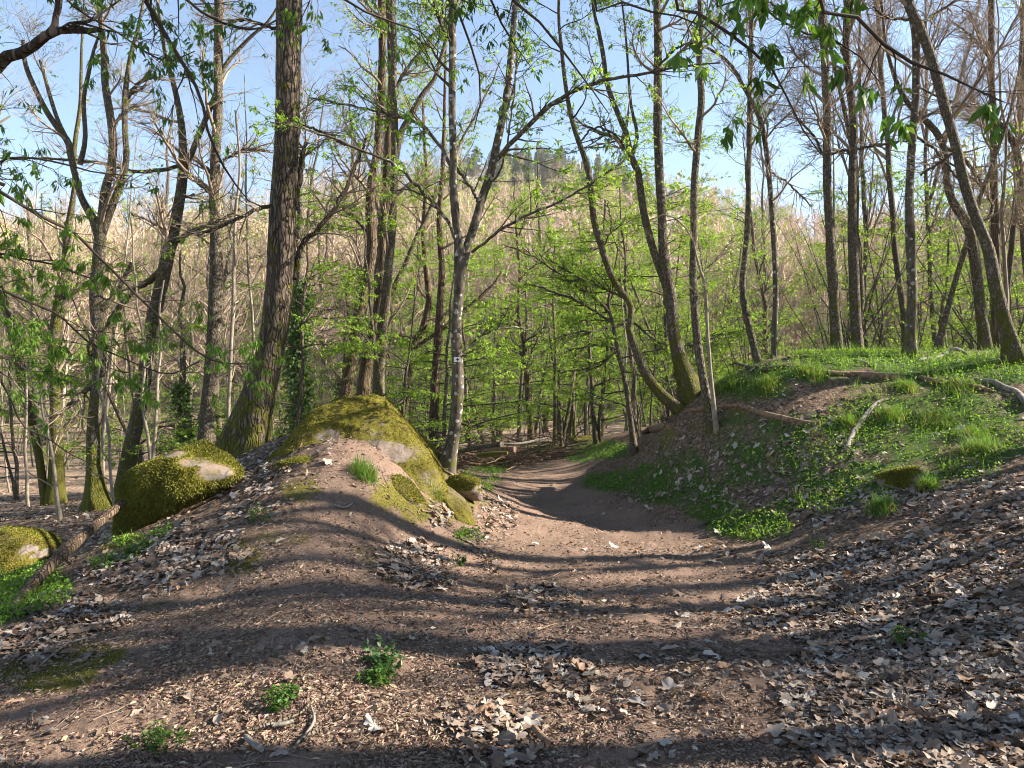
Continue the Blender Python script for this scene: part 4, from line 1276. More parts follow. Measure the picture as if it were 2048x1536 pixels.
chestnut('chestnut left of the view with thick limb and long drooping boughs', (-5.2, 3.0), [(-5.1, 3.1, 2.5, .17), (-4.9, 3.2, 4.6, .14), (-4.6, 3.4, 7, .1), (-4.5, 3.5, 10, .05)], .2,
         [([(-4.95, 3.2, 3.6, .05), (-4.2, 3.7, 3.4, .04)], [(-60, 135, 25), (0, 113, 24), (51, 96, 21), (96, 74, 18), (130, 66, 15), (170, 63, 12), (207, 58, 9)], 4.01, .0, (8, 40, 30, .07, LEAF_D, .4)),
          (None, [(92, 76, 14), (109, 61, 14), (113, 40, 12), (118, 20, 13), (122, -10, 14), (150, -80, 10)], 4.01, .0, (4, 20, 10, .07, LEAF_D, .3)),
          (None, [(130, 68, 6), (147, 58, 5), (191, 38, 4), (243, 0, 3), (270, -30, 2)], 4.005, .2, (6, 30, 30, .07, LEAF_D, .2)),
          ([(-4.8, 3.3, 5.6, .04), (-3.2, 3.9, 5.0, .03)], [(270, -60, 10), (290, 0, 9), (314, 38, 9), (352, 103, 8), (383, 157, 7), (403, 212, 6), (414, 273, 5), (434, 314, 5), (454, 349, 4), (502, 400, 2)], 4.2, .5, (12, 60, 60, .075, LEAF_D, .35)),
          ([(-5.0, 3.2, 3.2, .03)], [(-80, 340, 9), (0, 386, 8), (44, 410, 7), (103, 444, 7), (154, 472, 6), (178, 500, 6), (246, 565, 5), (301, 616, 5), (359, 671, 4), (403, 708, 4), (444, 725, 3), (510, 725, 2)], 4.6, 1.2, (22, 130, 260, .075, LEAF_G, .2)),
          ([(-5.0, 3.2, 2.6, .02)], [(-60, 555, 6), (0, 578, 6), (68, 609, 5), (126, 637, 4), (191, 688, 4), (273, 725, 3), (342, 746, 3), (400, 726, 2)], 5, .8, (24, 160, 420, .075, LEAF_G, .05)),
          ([(-5.0, 3.2, 2.3, .02)], [(-60, 730, 5), (0, 760, 5), (27, 800, 4), (51, 855, 3), (100, 880, 3), (147, 910, 2), (200, 930, 2)], 5, .5, (14, 70, 130, .07, LEAF_G, .05)),
          ([(-4.95, 3.2, 3.0, .02)], [(-60, 500, 5), (0, 505, 5), (60, 520, 4), (130, 540, 4), (200, 560, 3), (260, 560, 2)], 5.4, .4, (20, 150, 420, .075, LEAF_G, .05)),
          ([(-4.8, 3.3, 4.4, .02)], [(-60, 300, 5), (0, 315, 5), (60, 318, 4), (130, 330, 4), (200, 345, 3), (265, 350, 2)], 5.2, .4, (14, 80, 130, .075, LEAF_D, .05)),
          ([(-4.7, 3.4, 6, .03), (-3.4, 4, 5.2, .02)], [(330, -40, 7), (420, 30, 5), (500, 60, 4), (570, 30, 3)], 5.4, .5, (14, 90, 170, .08, LEAF_D, .1)),
          ([(-4.7, 3.4, 5.6, .03), (-4.0, 4, 5.0, .02)], [(60, -60, 6), (160, 20, 5), (240, 70, 4), (330, 120, 3), (390, 100, 2)], 5.2, .4, (18, 110, 230, .08, LEAF_D, .1))], 0, .07)
chestnut('chestnut behind the viewer whose leafy boughs hang over the path', (-1.6, -2.2), [(-1.5, -2, 2.5, .2), (-1.2, -1.6, 4.6, .17), (-1, -1.4, 7, .12), (-1, -1.4, 11, .05)], .25,
         [([(-1.2, -1.6, 4.4, .05), (.0, 1.5, 4.6, .03)], [(1340, -60, 8), (1368, 0, 7), (1416, 41, 7), (1468, 72, 6), (1512, 109, 6), (1539, 137, 5), (1562, 175, 4), (1600, 250, 3), (1640, 310, 2)], 3.8, .5, (10, 40, 46, .085, LEAF_D, .2)),
          ([(-1.2, -1.6, 4.6, .05), (.6, 1.5, 4.7, .03)], [(1620, -60, 9), (1676, 0, 8), (1724, 34, 8), (1758, 75, 7), (1799, 113, 7), (1844, 133, 6), (1895, 154, 5), (1946, 171, 4), (2010, 200, 2)], 3.3, .3, (14, 40, 50, .085, (.1, .2, .03), .25)),
          ([(-1.2, -1.6, 4.8, .05), (-.6, 1.5, 4.9, .03)], [(970, -60, 6), (981, 0, 5), (998, 31, 5), (1010, 60, 4), (1035, 90, 3), (1060, 130, 2)], 4.6, .5, (10, 60, 110, .075, LEAF_D, .1)),
          ([(-1.2, -1.6, 5, .05), (-.3, 1.8, 5.0, .03)], [(1000, -30, 6), (1022, 0, 6), (1073, 38, 5), (1117, 89, 5), (1145, 126, 4), (1182, 171, 3), (1220, 225, 2)], 4.6, .6, (12, 60, 100, .075, LEAF_D, .1)),
          ([(-1.2, -1.6, 5, .05), (-1.0, 1.8, 5.0, .03)], [(850, -60, 6), (905, -10, 5), (930, 60, 5), (955, 130, 4), (962, 200, 3), (945, 260, 2)], 4.8, .6, (10, 60, 90, .075, LEAF_D, .1)),
          ([(-1.1, -1.5, 5.5, .05), (.2, 2, 5.4, .03)], [(1180, -50, 6), (1230, -5, 5), (1300, 20, 4), (1390, 40, 3), (1450, 90, 2)], 4.6, .4, (16, 90, 170, .08, LEAF_D, .1)),
          ([(-1.1, -1.5, 5.5, .05), (-1.4, 2, 5.4, .03)], [(640, -50, 6), (690, -5, 5), (760, 40, 4), (830, 60, 3), (880, 110, 2)], 5.0, .4, (14, 90, 170, .075, LEAF_G, .1)),
          ([(-1.1, -1.5, 5.5, .05), (1, 2, 5.2, .03)], [(1430, -60, 6), (1500, -5, 5), (1590, 60, 4), (1690, 90, 3), (1760, 160, 2)], 4.2, .4, (10, 40, 50, .085, (.1, .2, .03), .2))], 0, .07)

# ------------------------------------------------------------------ boulders
def boulder(label, c, rad, rotz=0, seed=1, tilt=(0, 0), mossf=None, sub=5, amp=.16, power=.8, fuzz=0, name='mossy_boulder', cut=None, fuzzlen=.03, dome=.35, planes=None):
    bm = bmesh.new()
    bmesh.ops.create_icosphere(bm, subdivisions=sub, radius=1)
    v = np.array([x.co[:] for x in bm.verts])
    f = np.array([[l.vert.index for l in fa.loops] for fa in bm.faces])
    bm.free()
    if planes is None:
        r2 = np.random.default_rng(seed * 31)
        pn = norm(np.concatenate([r2.normal(size=(16, 3)), np.eye(3), -np.eye(3)]))
        pd = np.concatenate([r2.uniform(.8, 1.02, 16), np.full(6, 1.)])
    else:
        pn = norm(np.array([p_[:3] for p_ in planes], float))
        pd = np.array([p_[3] for p_ in planes])
    cosn = v @ pn.T
    inv = np.maximum(cosn, .02) / pd[None]
    pw_ = 16.
    v = v / ((inv ** pw_).sum(1) ** (1 / pw_))[:, None]
    v = v * (1 + amp * 2 * (fbm3(v * 1.3 + seed * 7, 3, seed) - .5))[:, None]
    v = v * (1 + .05 * 2 * (fbm3(v * 6 + seed, 4, seed + 9) - .5))[:, None]
    v = v * np.array(rad)
    if cut is not None:
        v = cut(v)
    if dome:
        v[:, :2] *= (1 + dome * np.clip(-v[:, 2] / rad[2], 0, 1.2))[:, None]
    cx, sx = math.cos(tilt[0]), math.sin(tilt[0])
    cy, sy = math.cos(tilt[1]), math.sin(tilt[1])
    Rx = np.array([[1, 0, 0], [0, cx, -sx], [0, sx, cx]])
    Ry = np.array([[cy, 0, sy], [0, 1, 0], [-sy, 0, cy]])
    cz, sz = math.cos(rotz), math.sin(rotz)
    Rz = np.array([[cz, -sz, 0], [sz, cz, 0], [0, 0, 1]])
    v = v @ (Rz @ Ry @ Rx).T
    fn = np.cross(v[f[:, 1]] - v[f[:, 0]], v[f[:, 2]] - v[f[:, 0]])
    vn = np.zeros_like(v)
    for k in range(3):
        np.add.at(vn, f[:, k], fn)
    vn = norm(vn)
    w = v + np.array(c)
    n1 = fbm3(w * 3.2, 4, seed + 20)
    m = mossf(w, vn, n1) if mossf else sstep(-.2, .5, vn[:, 2]) * .9 + (n1 - .5) * 1.2
    m = np.clip(m, 0, 1)
    root = empty(name, c, label, 'boulder')
    mesh_obj('rock', v, None, f, M['rock'], root, True, np.stack([m, m, m], 1))
    if fuzz:
        ar = np.linalg.norm(fn, axis=1)
        pw = ar * np.clip(m[f].mean(1) - .45, 0, 1)
        i = rng.choice(len(f), fuzz, p=pw / pw.sum())
        a, b = rng.random(fuzz), rng.random(fuzz)
        sw = a + b > 1
        a, b = np.where(sw, 1 - a, a), np.where(sw, 1 - b, b)
        p = v[f[i, 0]] * (1 - a - b)[:, None] + v[f[i, 1]] * a[:, None] + v[f[i, 2]] * b[:, None]
        d = norm(fn[i]) + rng.normal(size=(fuzz, 3)) * .55 + np.array([0, 0, -.25])
        mb = MB()
        tone = (.5 + .9 * fbm3((p + c) * 5, 3, 5))[:, None]
        n0 = mb.n
        leaves(mb, p - norm(fn[i]) * .004, d, rng.uniform(.5, 1.2, fuzz) * fuzzlen, .012, (.16, .16, .022), .1, .4)
        mb.c[-1] = mb.c[-1] * np.repeat(tone, 5, axis=0)
        mb.build('moss', M['moss'], root)
    return root

def B(px, py, d):
    return PT(px, py, d)

# left boulder with dripping moss and a bare top
def mf_left(w, n, n1):
    px, py, _ = proj(w[:, 0], w[:, 1], w[:, 2])
    bare = blobs(px, py, [(430, 945, 42, 22, 1), (345, 908, 34, 10, .9), (390, 925, 40, 12, .9)])
    n9 = fbm3(w * 14, 3, 77)
    return .98 - bare * (-.1 + n1 * .9 + n9 * .6) + (n1 - .5) * .5  # moss runs onto the underside too, darkening the overhang by colour
def cut_left(v):
    v = v.copy()
    v[:, 2] -= np.where(v[:, 2] > 0, np.maximum(v[:, 0], 0) * .35, np.maximum(v[:, 0], 0) * -.42)
    v[:, 2] -= np.where(v[:, 2] > 0, np.maximum(-v[:, 0] - .3, 0) * .5, 0)
    return v
boulder('mossy boulder with a bare grey top patch, overhanging the leafy slope', B(352, 975, 8.5), (1, 1, 1), seed=4, mossf=mf_left, sub=6, amp=.07, fuzz=34000, dome=0, fuzzlen=.034,
        planes=[(.49, -.15, -.87, .23), (.36, -.2, .93, .44), (-.36, -.1, .93, .38), (-.6, 0, .8, .43), (-1, -.1, 0, .62), (1, 0, .2, .72), (0, 0, -1, .5), (.05, -1, .2, .5), (.5, -.85, .15, .52), (-.6, -.8, .05, .52), (.1, -.8, -.6, .42), (0, 1, .2, .6), (.6, .8, .2, .6), (-.6, .8, .2, .6), (.1, -.6, .8, .5)])
# big mossy rock on the ridge
def mf_big(w, n, n1):
    px, py, _ = proj(w[:, 0], w[:, 1], w[:, 2])
    bare = blobs(px, py, [(740, 905, 120, 28, 1.2), (660, 875, 40, 22, 1), (745, 855, 40, 28, .75), (800, 900, 50, 16, .6), (620, 805, 30, 8, .6), (860, 965, 40, 30, .5)])
    n9 = fbm3(w * 14, 3, 77)
    return .95 - bare * (-.1 + n1 * .75 + n9 * .5) + (n1 - .5) * .9
def outcrop(label, c, zp, mossf, fuzz):
    """a tilted block of sandstone breaking out of the ridge, its sides running down into the soil"""
    gx = np.linspace(-2.1, 2.1, 190)
    gy = np.linspace(-1.5, 1.3, 130)
    Xg, Yg = np.meshgrid(gx, gy)
    x, y = Xg.ravel(), Yg.ravel()
    wob = (fbm(x * 1.1 + 3, y * 1.1, 3, 8) - .5) * .35
    x2, y2 = x + wob, y + (fbm(x * 1.3, y * 1.3 + 9, 3, 18) - .5) * .3
    pl = [zp + .02 + .30 * (x2 - .1), zp - 1.0 * (x2 - .12) - .12 * y2, zp - .95 * (-y2 - .12) + .1 * x2, zp + .1 - 1.5 * (y2 - .25), zp + .62 + 1.5 * (x2 + .1) , zp - .78 * (-y2 * .75 + x2 * .66 - .18), zp + .25 + .7 * x2 + .75 * (y2 + .1), zp - 1.0 - 2.2 * (x2 - 1.02)]
    k = 9.
    z = -np.log(sum(np.exp(-k * p_) for p_ in pl)) / k
    st = fbm(x * .8, y * .8, 2, 4) * .6 + z
    z = z - .035 * sstep(.0, .12, (st * 3.2) % 1.0) + (fbm(x * 3, y * 3, 4, 28) - .5) * .09 + (fbm(x * 14, y * 14, 3, 38) - .5) * .035
    w = np.stack([x + c[0], y + c[1], z], 1)
    g = height(w[:, 0], w[:, 1])
    keep = z > g - .12
    idx = np.arange(len(x)).reshape(Xg.shape)
    q = np.stack([idx[:-1, :-1], idx[:-1, 1:], idx[1:, 1:], idx[1:, :-1]], -1).reshape(-1, 4)
    q = q[keep[q].all(1)]
    used, inv = np.unique(q, return_inverse=True)
    v = w[used] - np.array(c)
    q = inv.reshape(-1, 4)
    fn = np.cross(v[q[:, 2]] - v[q[:, 0]], v[q[:, 3]] - v[q[:, 1]])
    vn = np.zeros_like(v)
    for j_ in range(4):
        np.add.at(vn, q[:, j_], fn)
    vn = norm(vn)
    n1 = fbm3((v + c) * 3.2, 4, 32)
    m = np.clip(mossf(v + c, vn, n1), 0, 1)
    root = empty('mossy_rock', c, label, 'boulder')
    mesh_obj('rock', v, q, None, M['rock'], root, True, np.stack([m, m, m], 1))
    ar = np.linalg.norm(fn, axis=1) * np.clip(m[q].mean(1) - .42, 0, 1)
    i = rng.choice(len(q), fuzz, p=ar / ar.sum())
    a, b = rng.random(fuzz)[:, None], rng.random(fuzz)[:, None]
    p = (v[q[i, 0]] * (1 - a) + v[q[i, 1]] * a) * (1 - b) + (v[q[i, 3]] * (1 - a) + v[q[i, 2]] * a) * b
    mb = MB()
    d = norm(fn[i]) + rng.normal(size=(fuzz, 3)) * .6
    tone = (.35 + 1.2 * fbm3((p + c) * 4, 4, 5))[:, None]
    leaves(mb, p - norm(fn[i]) * .004, d, rng.uniform(.5, 1.2, fuzz) * .02, .011, (.2, .175, .022), .1, .35)
    mb.c[-1] = mb.c[-1] * np.repeat(tone, 5, axis=0)
    mb.build('moss', M['moss'], root)
_rc = PT(722, 915, 9.9)
outcrop('large angular sandstone outcrop under yellow-green moss on the ridge', np.array([_rc[0] + .02, 9.95, .9]), 1.84, mf_big, 30000)
boulder('small mossy stone between the two big mossy rocks', B(600, 945, 8.5), (.32, .26, .2), rotz=.3, seed=6, sub=5, amp=.12, fuzz=6000, name='mossy_stone', fuzzlen=.02)
boulder('mossy rock at the left edge on the valley floor', B(30, 1110, 9.6), (.5, .5, .4), rotz=.5, seed=8, sub=5, amp=.15, fuzz=8000, name='mossy_rock', fuzzlen=.025)
boulder('low mossy stone on the rocky rib near the grass clump', B(795, 985, 8.5), (.42, .24, .2), rotz=-.7, seed=15, sub=5, amp=.12, fuzz=6000, name='mossy_stone', tilt=(0, .35), fuzzlen=.02)
boulder('small mossy stone at the foot of the forked tree', B(925, 975, 9.8), (.26, .22, .16), rotz=-.5, seed=16, sub=4, amp=.14, fuzz=3000, name='mossy_stone', fuzzlen=.02)
boulder('pinkish stone rib with moss edge beside the path', B(905, 1020, 9.0), (.45, .2, .18), rotz=-.9, seed=18, sub=5, amp=.12, fuzz=2500, name='mossy_stone', tilt=(0, .35), fuzzlen=.015,
        mossf=lambda w, n, n1: .35 + n1 * .5)
boulder('small moss cushion stone low on the grassy bank', B(1805, 962, 8.3), (.24, .2, .17), rotz=.4, seed=19, sub=4, amp=.12, fuzz=4000, name='mossy_stone', fuzzlen=.03)
boulder('flat mossy rock in the grass where the path ends', B(1195, 888, 25), (.9, .5, .25), rotz=.1, seed=23, sub=4, amp=.12, fuzz=1500, name='mossy_rock')

# ------------------------------------------------------------------ fallen branches, logs and sticks
def log(label, pts, mat='rot', dlist=None, side=(), name='fallen_branch', cat='fallen branch', S=10, moss=.0, lift=.5, rough=.22, K=40):
    """pts (px,py,width px): lies on the ground it is seen against"""
    P3 = []
    for k, (px, py, w) in enumerate(pts):
        if dlist is not None:
            g = gp(px, py)
            q = PT(px, py, min(dlist[k], g[1] * CP + (g[2] - CAMZ) * SP - .03))
        else:
            q = gp(px, py)
        dep = q[1] * CP + (q[2] - CAMZ) * SP
        r = w / F * dep / 2
        P3.append([*(q + np.array([0, 0, r * lift + (.018 if name == 'stick' else 0)])), r])
    s = spline(P3, K)
    o = s[0, :3].copy()
    root = None
    mb = MB()
    trunk_mesh(mb, s[:, :3], np.maximum(s[:, 3], .002), S, 0, s[0, 2], 0, 1, moss, rough)
    n = mb.n
    # close the two ends
    for e in (0, K - 1):
        ring = np.concatenate(mb.v)[e * S:(e + 1) * S]
        cv = ring.mean(0)
        mb.add(np.concatenate([ring, [cv]]), t=[(i, (i + 1) % S, S) for i in range(S)], c=(moss, moss, moss))
    for sd in side:
        q = [[*(gp(px, py) + np.array([0, 0, .02])), w / F * 4 / 2] for px, py, w in sd] if dlist is None else [[*PT(px, py, d), w / F * d / 2] for px, py, w, d in sd]
        ss = spline(q, 14)
        v, qq = tube(ss[None, :, :3], np.maximum(ss[None, :, 3], .002), 6)
        mb.add(v, qq, c=(moss, moss, moss))
    ob = mb.build(name, M[mat], None, True, o)
    ob.location = o
    tag(ob, label, cat)
    return ob

log('leaning weathered log propped on the left mossy boulder', [(25, 1222, 16), (60, 1180, 21), (110, 1128, 24), (135, 1105, 28), (180, 1065, 20), (245, 1010, 16)], 'brown', [6.3, 6.5, 6.9, 7.1, 7.5, 8.1], name='leaning_log', cat='log', S=14, lift=.6,
    side=[[(128, 1112, 12, 7.35), (140, 1125, 9, 7.3), (150, 1128, 3, 7.25)]])
log('long thin branch lying across the bank beside the smooth grey stem', [(1378, 829, 9), (1405, 822, 8), (1440, 818, 7), (1477, 818, 10), (1510, 826, 12), (1535, 838, 13), (1570, 844, 14), (1605, 850, 12), (1640, 850, 5)], 'rot', S=9)
log('orange-brown rotting branch below the bank crest', [(1645, 748, 10), (1675, 752, 11), (1710, 754, 12), (1745, 758, 15), (1775, 760, 17), (1808, 757, 10)], 'rot', S=10, side=[[(1650, 752, 9), (1662, 762, 8), (1675, 770, 3)]])
log('grey barkless branch pointing down the bank', [(1776, 802, 5), (1755, 808, 7), (1738, 825, 8), (1722, 846, 10), (1706, 870, 11), (1694, 898, 11)], 'deadgrey', S=9, side=[[(1740, 822, 6), (1752, 818, 5), (1768, 806, 3)]])
log('dark mossy branch half hidden in grass right of the rotting one', [(1840, 760, 9), (1868, 766, 13), (1890, 770, 12), (1920, 774, 12), (1955, 782, 12), (1992, 786, 5)], 'rot', S=9, moss=.3)
log('grey branch curving off the right edge of the bank', [(1945, 762, 8), (1985, 768, 10), (2010, 780, 11), (2035, 792, 12), (2060, 820, 12)], 'deadgrey', S=9)
log('dark dead boughs lying along the crest left end', [(1470, 727, 5), (1500, 737, 9), (1530, 741, 10), (1560, 736, 8), (1595, 735, 4)], 'dark', [12.6, 12.6, 12.5, 12.5, 12.4], S=8, side=[[(1500, 738, 8, 12.6), (1525, 730, 7, 12.7), (1560, 728, 4, 12.8)]])
log('dead branch arched over the crest under the right trunks', [(1838, 722, 8), (1870, 718, 8), (1895, 708, 8), (1912, 700, 8), (1930, 708, 7), (1950, 720, 6)], 'deadgrey', [11.9, 11.9, 12, 12, 12, 12], S=8)
log('short mossy stick on the crest grass', [(1708, 724, 6), (1725, 728, 8), (1752, 736, 6)], 'deadgrey', S=7, moss=.3)
log('short fallen log behind the mound left of the bank', [(1282, 866, 13), (1310, 861, 16), (1342, 858, 16)], 'rot', [14.6, 14.4, 14.2], name='fallen_log', cat='log')
log('cut log on top of the small woodpile by the path', [(915, 906, 9), (950, 899, 10), (985, 895, 11), (1004, 892, 13)], 'dark', [18.4, 18.2, 18, 17.8], name='cut_log', cat='log')
log('reddish cut log at the path end of the woodpile', [(968, 905, 9), (1000, 902, 11), (1030, 902, 12)], 'rot', [18, 17.8, 17.6], name='cut_log', cat='log')
log('short log end standing on the path edge of the woodpile', [(1018, 916, 9), (1030, 908, 9)], 'rot', [17.2, 17.2], name='cut_log', cat='log', K=10)
log('mossy yellow log at the bottom of the woodpile', [(955, 913, 9), (985, 910, 9), (1015, 908, 7)], 'rot', [17.6, 17.5, 17.4], name='cut_log', cat='log', moss=.75)
log('grey pole resting along the top of the woodpile', [(995, 889, 6), (1030, 890, 6), (1065, 884, 5), (1095, 876, 3)], 'deadgrey', [18.4, 18.4, 18.6, 18.8], name='cut_log', cat='log')
# brush heap: a tangle of thin branches
def brush():
    mb = MB()
    for cx, cy, d, n, sx, sz in ((960, 872, 19.5, 170, 1.0, .32), (1075, 866, 21, 200, 1.1, .34)):
        c = PT(cx, cy, d)
        g = H1(c[0], c[1])
        p0 = np.stack([c[0] + rng.normal(size=n) * sx * .6, c[1] + rng.normal(size=n) * .5, g + np.abs(rng.normal(size=n)) * sz], 1)
        dr = rng.normal(size=(n, 3)) * np.array([1, .6, .35])
        L = rng.uniform(.4, 1.5, n)[:, None]
        K = 7
        PL = np.empty((n, K, 3))
        PL[:, 0] = p0 - norm(dr) * L / 2
        D = norm(dr)
        for j in range(1, K):
            D = norm(D + rng.normal(size=(n, 3)) * .16)
            PL[:, j] = PL[:, j - 1] + D * L / (K - 1)
        R = rng.uniform(.006, .022, n)[:, None] * np.linspace(1, .4, K)
        v, q = tube(PL, R, 5)
        mb.add(v, q, c=(.05, .05, .05))
    o = mb.build('brush_heap', M['rot'], None)
    tag(o, 'tangled heap of cut brushwood behind the woodpile', 'brush heap', None, 'stuff')
brush()
for lab, pts, mt in (('long curved stick with a bend in the shaded foreground', [(462, 1482, 5), (520, 1466, 6), (570, 1452, 6), (605, 1436, 5), (625, 1412, 4)], 'dark'),
                     ('short thick stick among twigs in the shaded foreground', [(492, 1487, 11), (505, 1500, 12), (524, 1514, 10)], 'deadgrey'),
                     ('pale stub stick lying across the foreground twigs', [(545, 1464, 9), (565, 1460, 9), (586, 1455, 8)], 'deadgrey'),
                     ('hooked twig standing out from the foreground sticks', [(592, 1500, 5), (615, 1475, 6), (628, 1450, 6), (622, 1425, 4)], 'deadgrey'),
                     ('stout broken stick right of the hooked twig', [(605, 1495, 10), (622, 1482, 13), (640, 1472, 11)], 'dark'),
                     ('short grey-brown stick at the bottom centre of the path', [(1068, 1470, 12), (1080, 1485, 14), (1096, 1502, 13)], 'rot'),
                     ('pale wood chip on the leaves at bottom centre', [(945, 1440, 12), (965, 1434, 16), (985, 1426, 14)], 'rot'),
                     ('thin dark twig lying on the path at lower centre', [(1262, 1468, 4), (1290, 1478, 5), (1300, 1486, 3)], 'dark'),
                     ('thin forked twig on the bare ground below the mossy stone', [(668, 1018, 4), (690, 1022, 5), (710, 1012, 3)], 'deadgrey'),
                     ('small dark root end poking out of the sunlit hump', [(543, 1322, 8), (560, 1326, 9), (578, 1334, 4)], 'dark'),
                     ('long thin stick among the leaves at the right edge', [(1925, 1245, 6), (1965, 1254, 6), (2000, 1262, 5)], 'rot'),
                     ('thin pale twig in the leaves right of the weed tuft', [(1890, 1290, 3), (1940, 1280, 4), (2010, 1272, 3)], 'deadgrey'),
                     ('forked twig on the leafy slope at the right edge', [(1955, 1040, 3), (1985, 1015, 4), (2030, 1000, 4), (2060, 990, 3)], 'rot'),
                     ('thin twig upright on the near side of the bank', [(1405, 960, 3), (1400, 945, 3), (1392, 930, 2)], 'dark'),
                     ('pale bent twig among leaves left of the path', [(80, 1340, 3), (130, 1300, 4), (175, 1282, 3)], 'deadgrey')):
    log(lab, pts, mt, name='stick', cat='stick', S=7, rough=.2, K=18, lift=.9)

# ------------------------------------------------------------------ litter, weeds and grass
def sample_ground(n, rmin, rmax, halfang, pw=1.0):
    """points spread over the ground in front, thinning with distance"""
    th = np.radians(rng.uniform(-halfang, halfang, n))
    r = (rmin ** (1 - pw + 1e-6) + rng.random(n) * (rmax ** (1 - pw + 1e-6) - rmin ** (1 - pw + 1e-6))) ** (1 / (1 - pw + 1e-6))
    X, Y = r * np.sin(th), r * np.cos(th)
    return X, Y, height(X, Y)

def gnormal(X, Y):
    e = .05
    h0 = height(X, Y)
    return norm(np.stack([-(height(X + e, Y) - h0) / e, -(height(X, Y + e) - h0) / e, np.ones_like(X)], 1))

def leaf_shape(k):
    """a curled dead leaf: oak-like with lobed sides, or broad with points"""
    n = 18
    a = np.linspace(0, 2 * math.pi, n, endpoint=False)
    if k % 3:
        x = .62 * np.cos(a)
        y = .26 * np.sin(a) * (1 + .38 * np.cos(x * rng.uniform(16, 22) + k)) * (1 + .3 * x)
    else:
        r = .44 + .1 * np.cos(a * 5 + k) + rng.normal(size=n) * .03
        x, y = np.cos(a) * r, np.sin(a) * r * rng.uniform(.7, 1)
    c1, c2, c3 = rng.normal(size=3) * np.array([.45, .9, .4])
    z = c1 * x * x + c2 * y * y + c3 * x * y + rng.normal(size=n) * .035
    v = np.concatenate([np.stack([x, y, z], 1), [[0, 0, -.015]]])
    t = np.array([(i, (i + 1) % n, n) for i in range(n)])
    return v, t

def dead_leaves():
    shapes = [leaf_shape(k) for k in range(18)]
    mb = MB()
    X, Y, Z = sample_ground(250000, 2.4, 30, 44, 1.35)
    px, py, dep = proj(X, Y, Z)
    pr = blobs(px, py, LEAFB)
    nz = fbm(X * 1.7, Y * 1.7, 4, 91)
    pr = pr * sstep(.25, .6, nz + pr * .2)
    pr = np.maximum(pr, np.where((poly_sd(px, py, RIDGE) < 0) | (poly_sd(px, py, PATH) < 0), .004, .05))
    far = (np.hypot(X, Y) > 13)
    pr = np.where((px < 300) & far, np.maximum(pr, .45), pr)
    pth = poly_sd(px, py, PATH) < -15
    keep = rng.random(len(X)) < pr * .66
    X, Y, Z = X[keep], Y[keep], Z[keep]
    N = len(X)
    nr = gnormal(X, Y)
    nr = norm(nr + rng.normal(size=(N, 3)) * .24)
    u = norm(np.cross(nr, rng.normal(size=(N, 3))))
    w = np.cross(nr, u)
    sz = rng.lognormal(math.log(.057), .4, N).clip(.02, .13)
    pal = np.array([(.26, .2, .155), (.31, .255, .21), (.2, .145, .105), (.13, .09, .066), (.22, .145, .098), (.37, .33, .285), (.15, .095, .062), (.085, .06, .045), (.29, .235, .185), (.16, .12, .095)])
    ci = pal[rng.integers(0, len(pal), N)] * rng.uniform(.75, 1.15, (N, 1))
    sh = rng.integers(0, len(shapes), N)
    lift = rng.random(N) * .025
    for k, (v, t) in enumerate(shapes):
        s = np.where(sh == k)[0]
        if not len(s):
            continue
        vv = (v[None, :, 0:1] * u[s][:, None] + v[None, :, 1:2] * w[s][:, None] + v[None, :, 2:3] * nr[s][:, None]) * sz[s][:, None, None]
        vv = vv + np.stack([X[s], Y[s], Z[s] + .012 + lift[s]], 1)[:, None]
        tt = (t[None] + (np.arange(len(s)) * len(v))[:, None, None]).reshape(-1, 3)
        mb.add(vv.reshape(-1, 3), t=tt, c=np.repeat(ci[s], len(v), axis=0))
    o = mb.build('fallen_leaves', M['dead_leaf'], None, True)
    tag(o, 'dry brown and silvery fallen leaves over the forest floor', 'leaves', None, 'stuff')

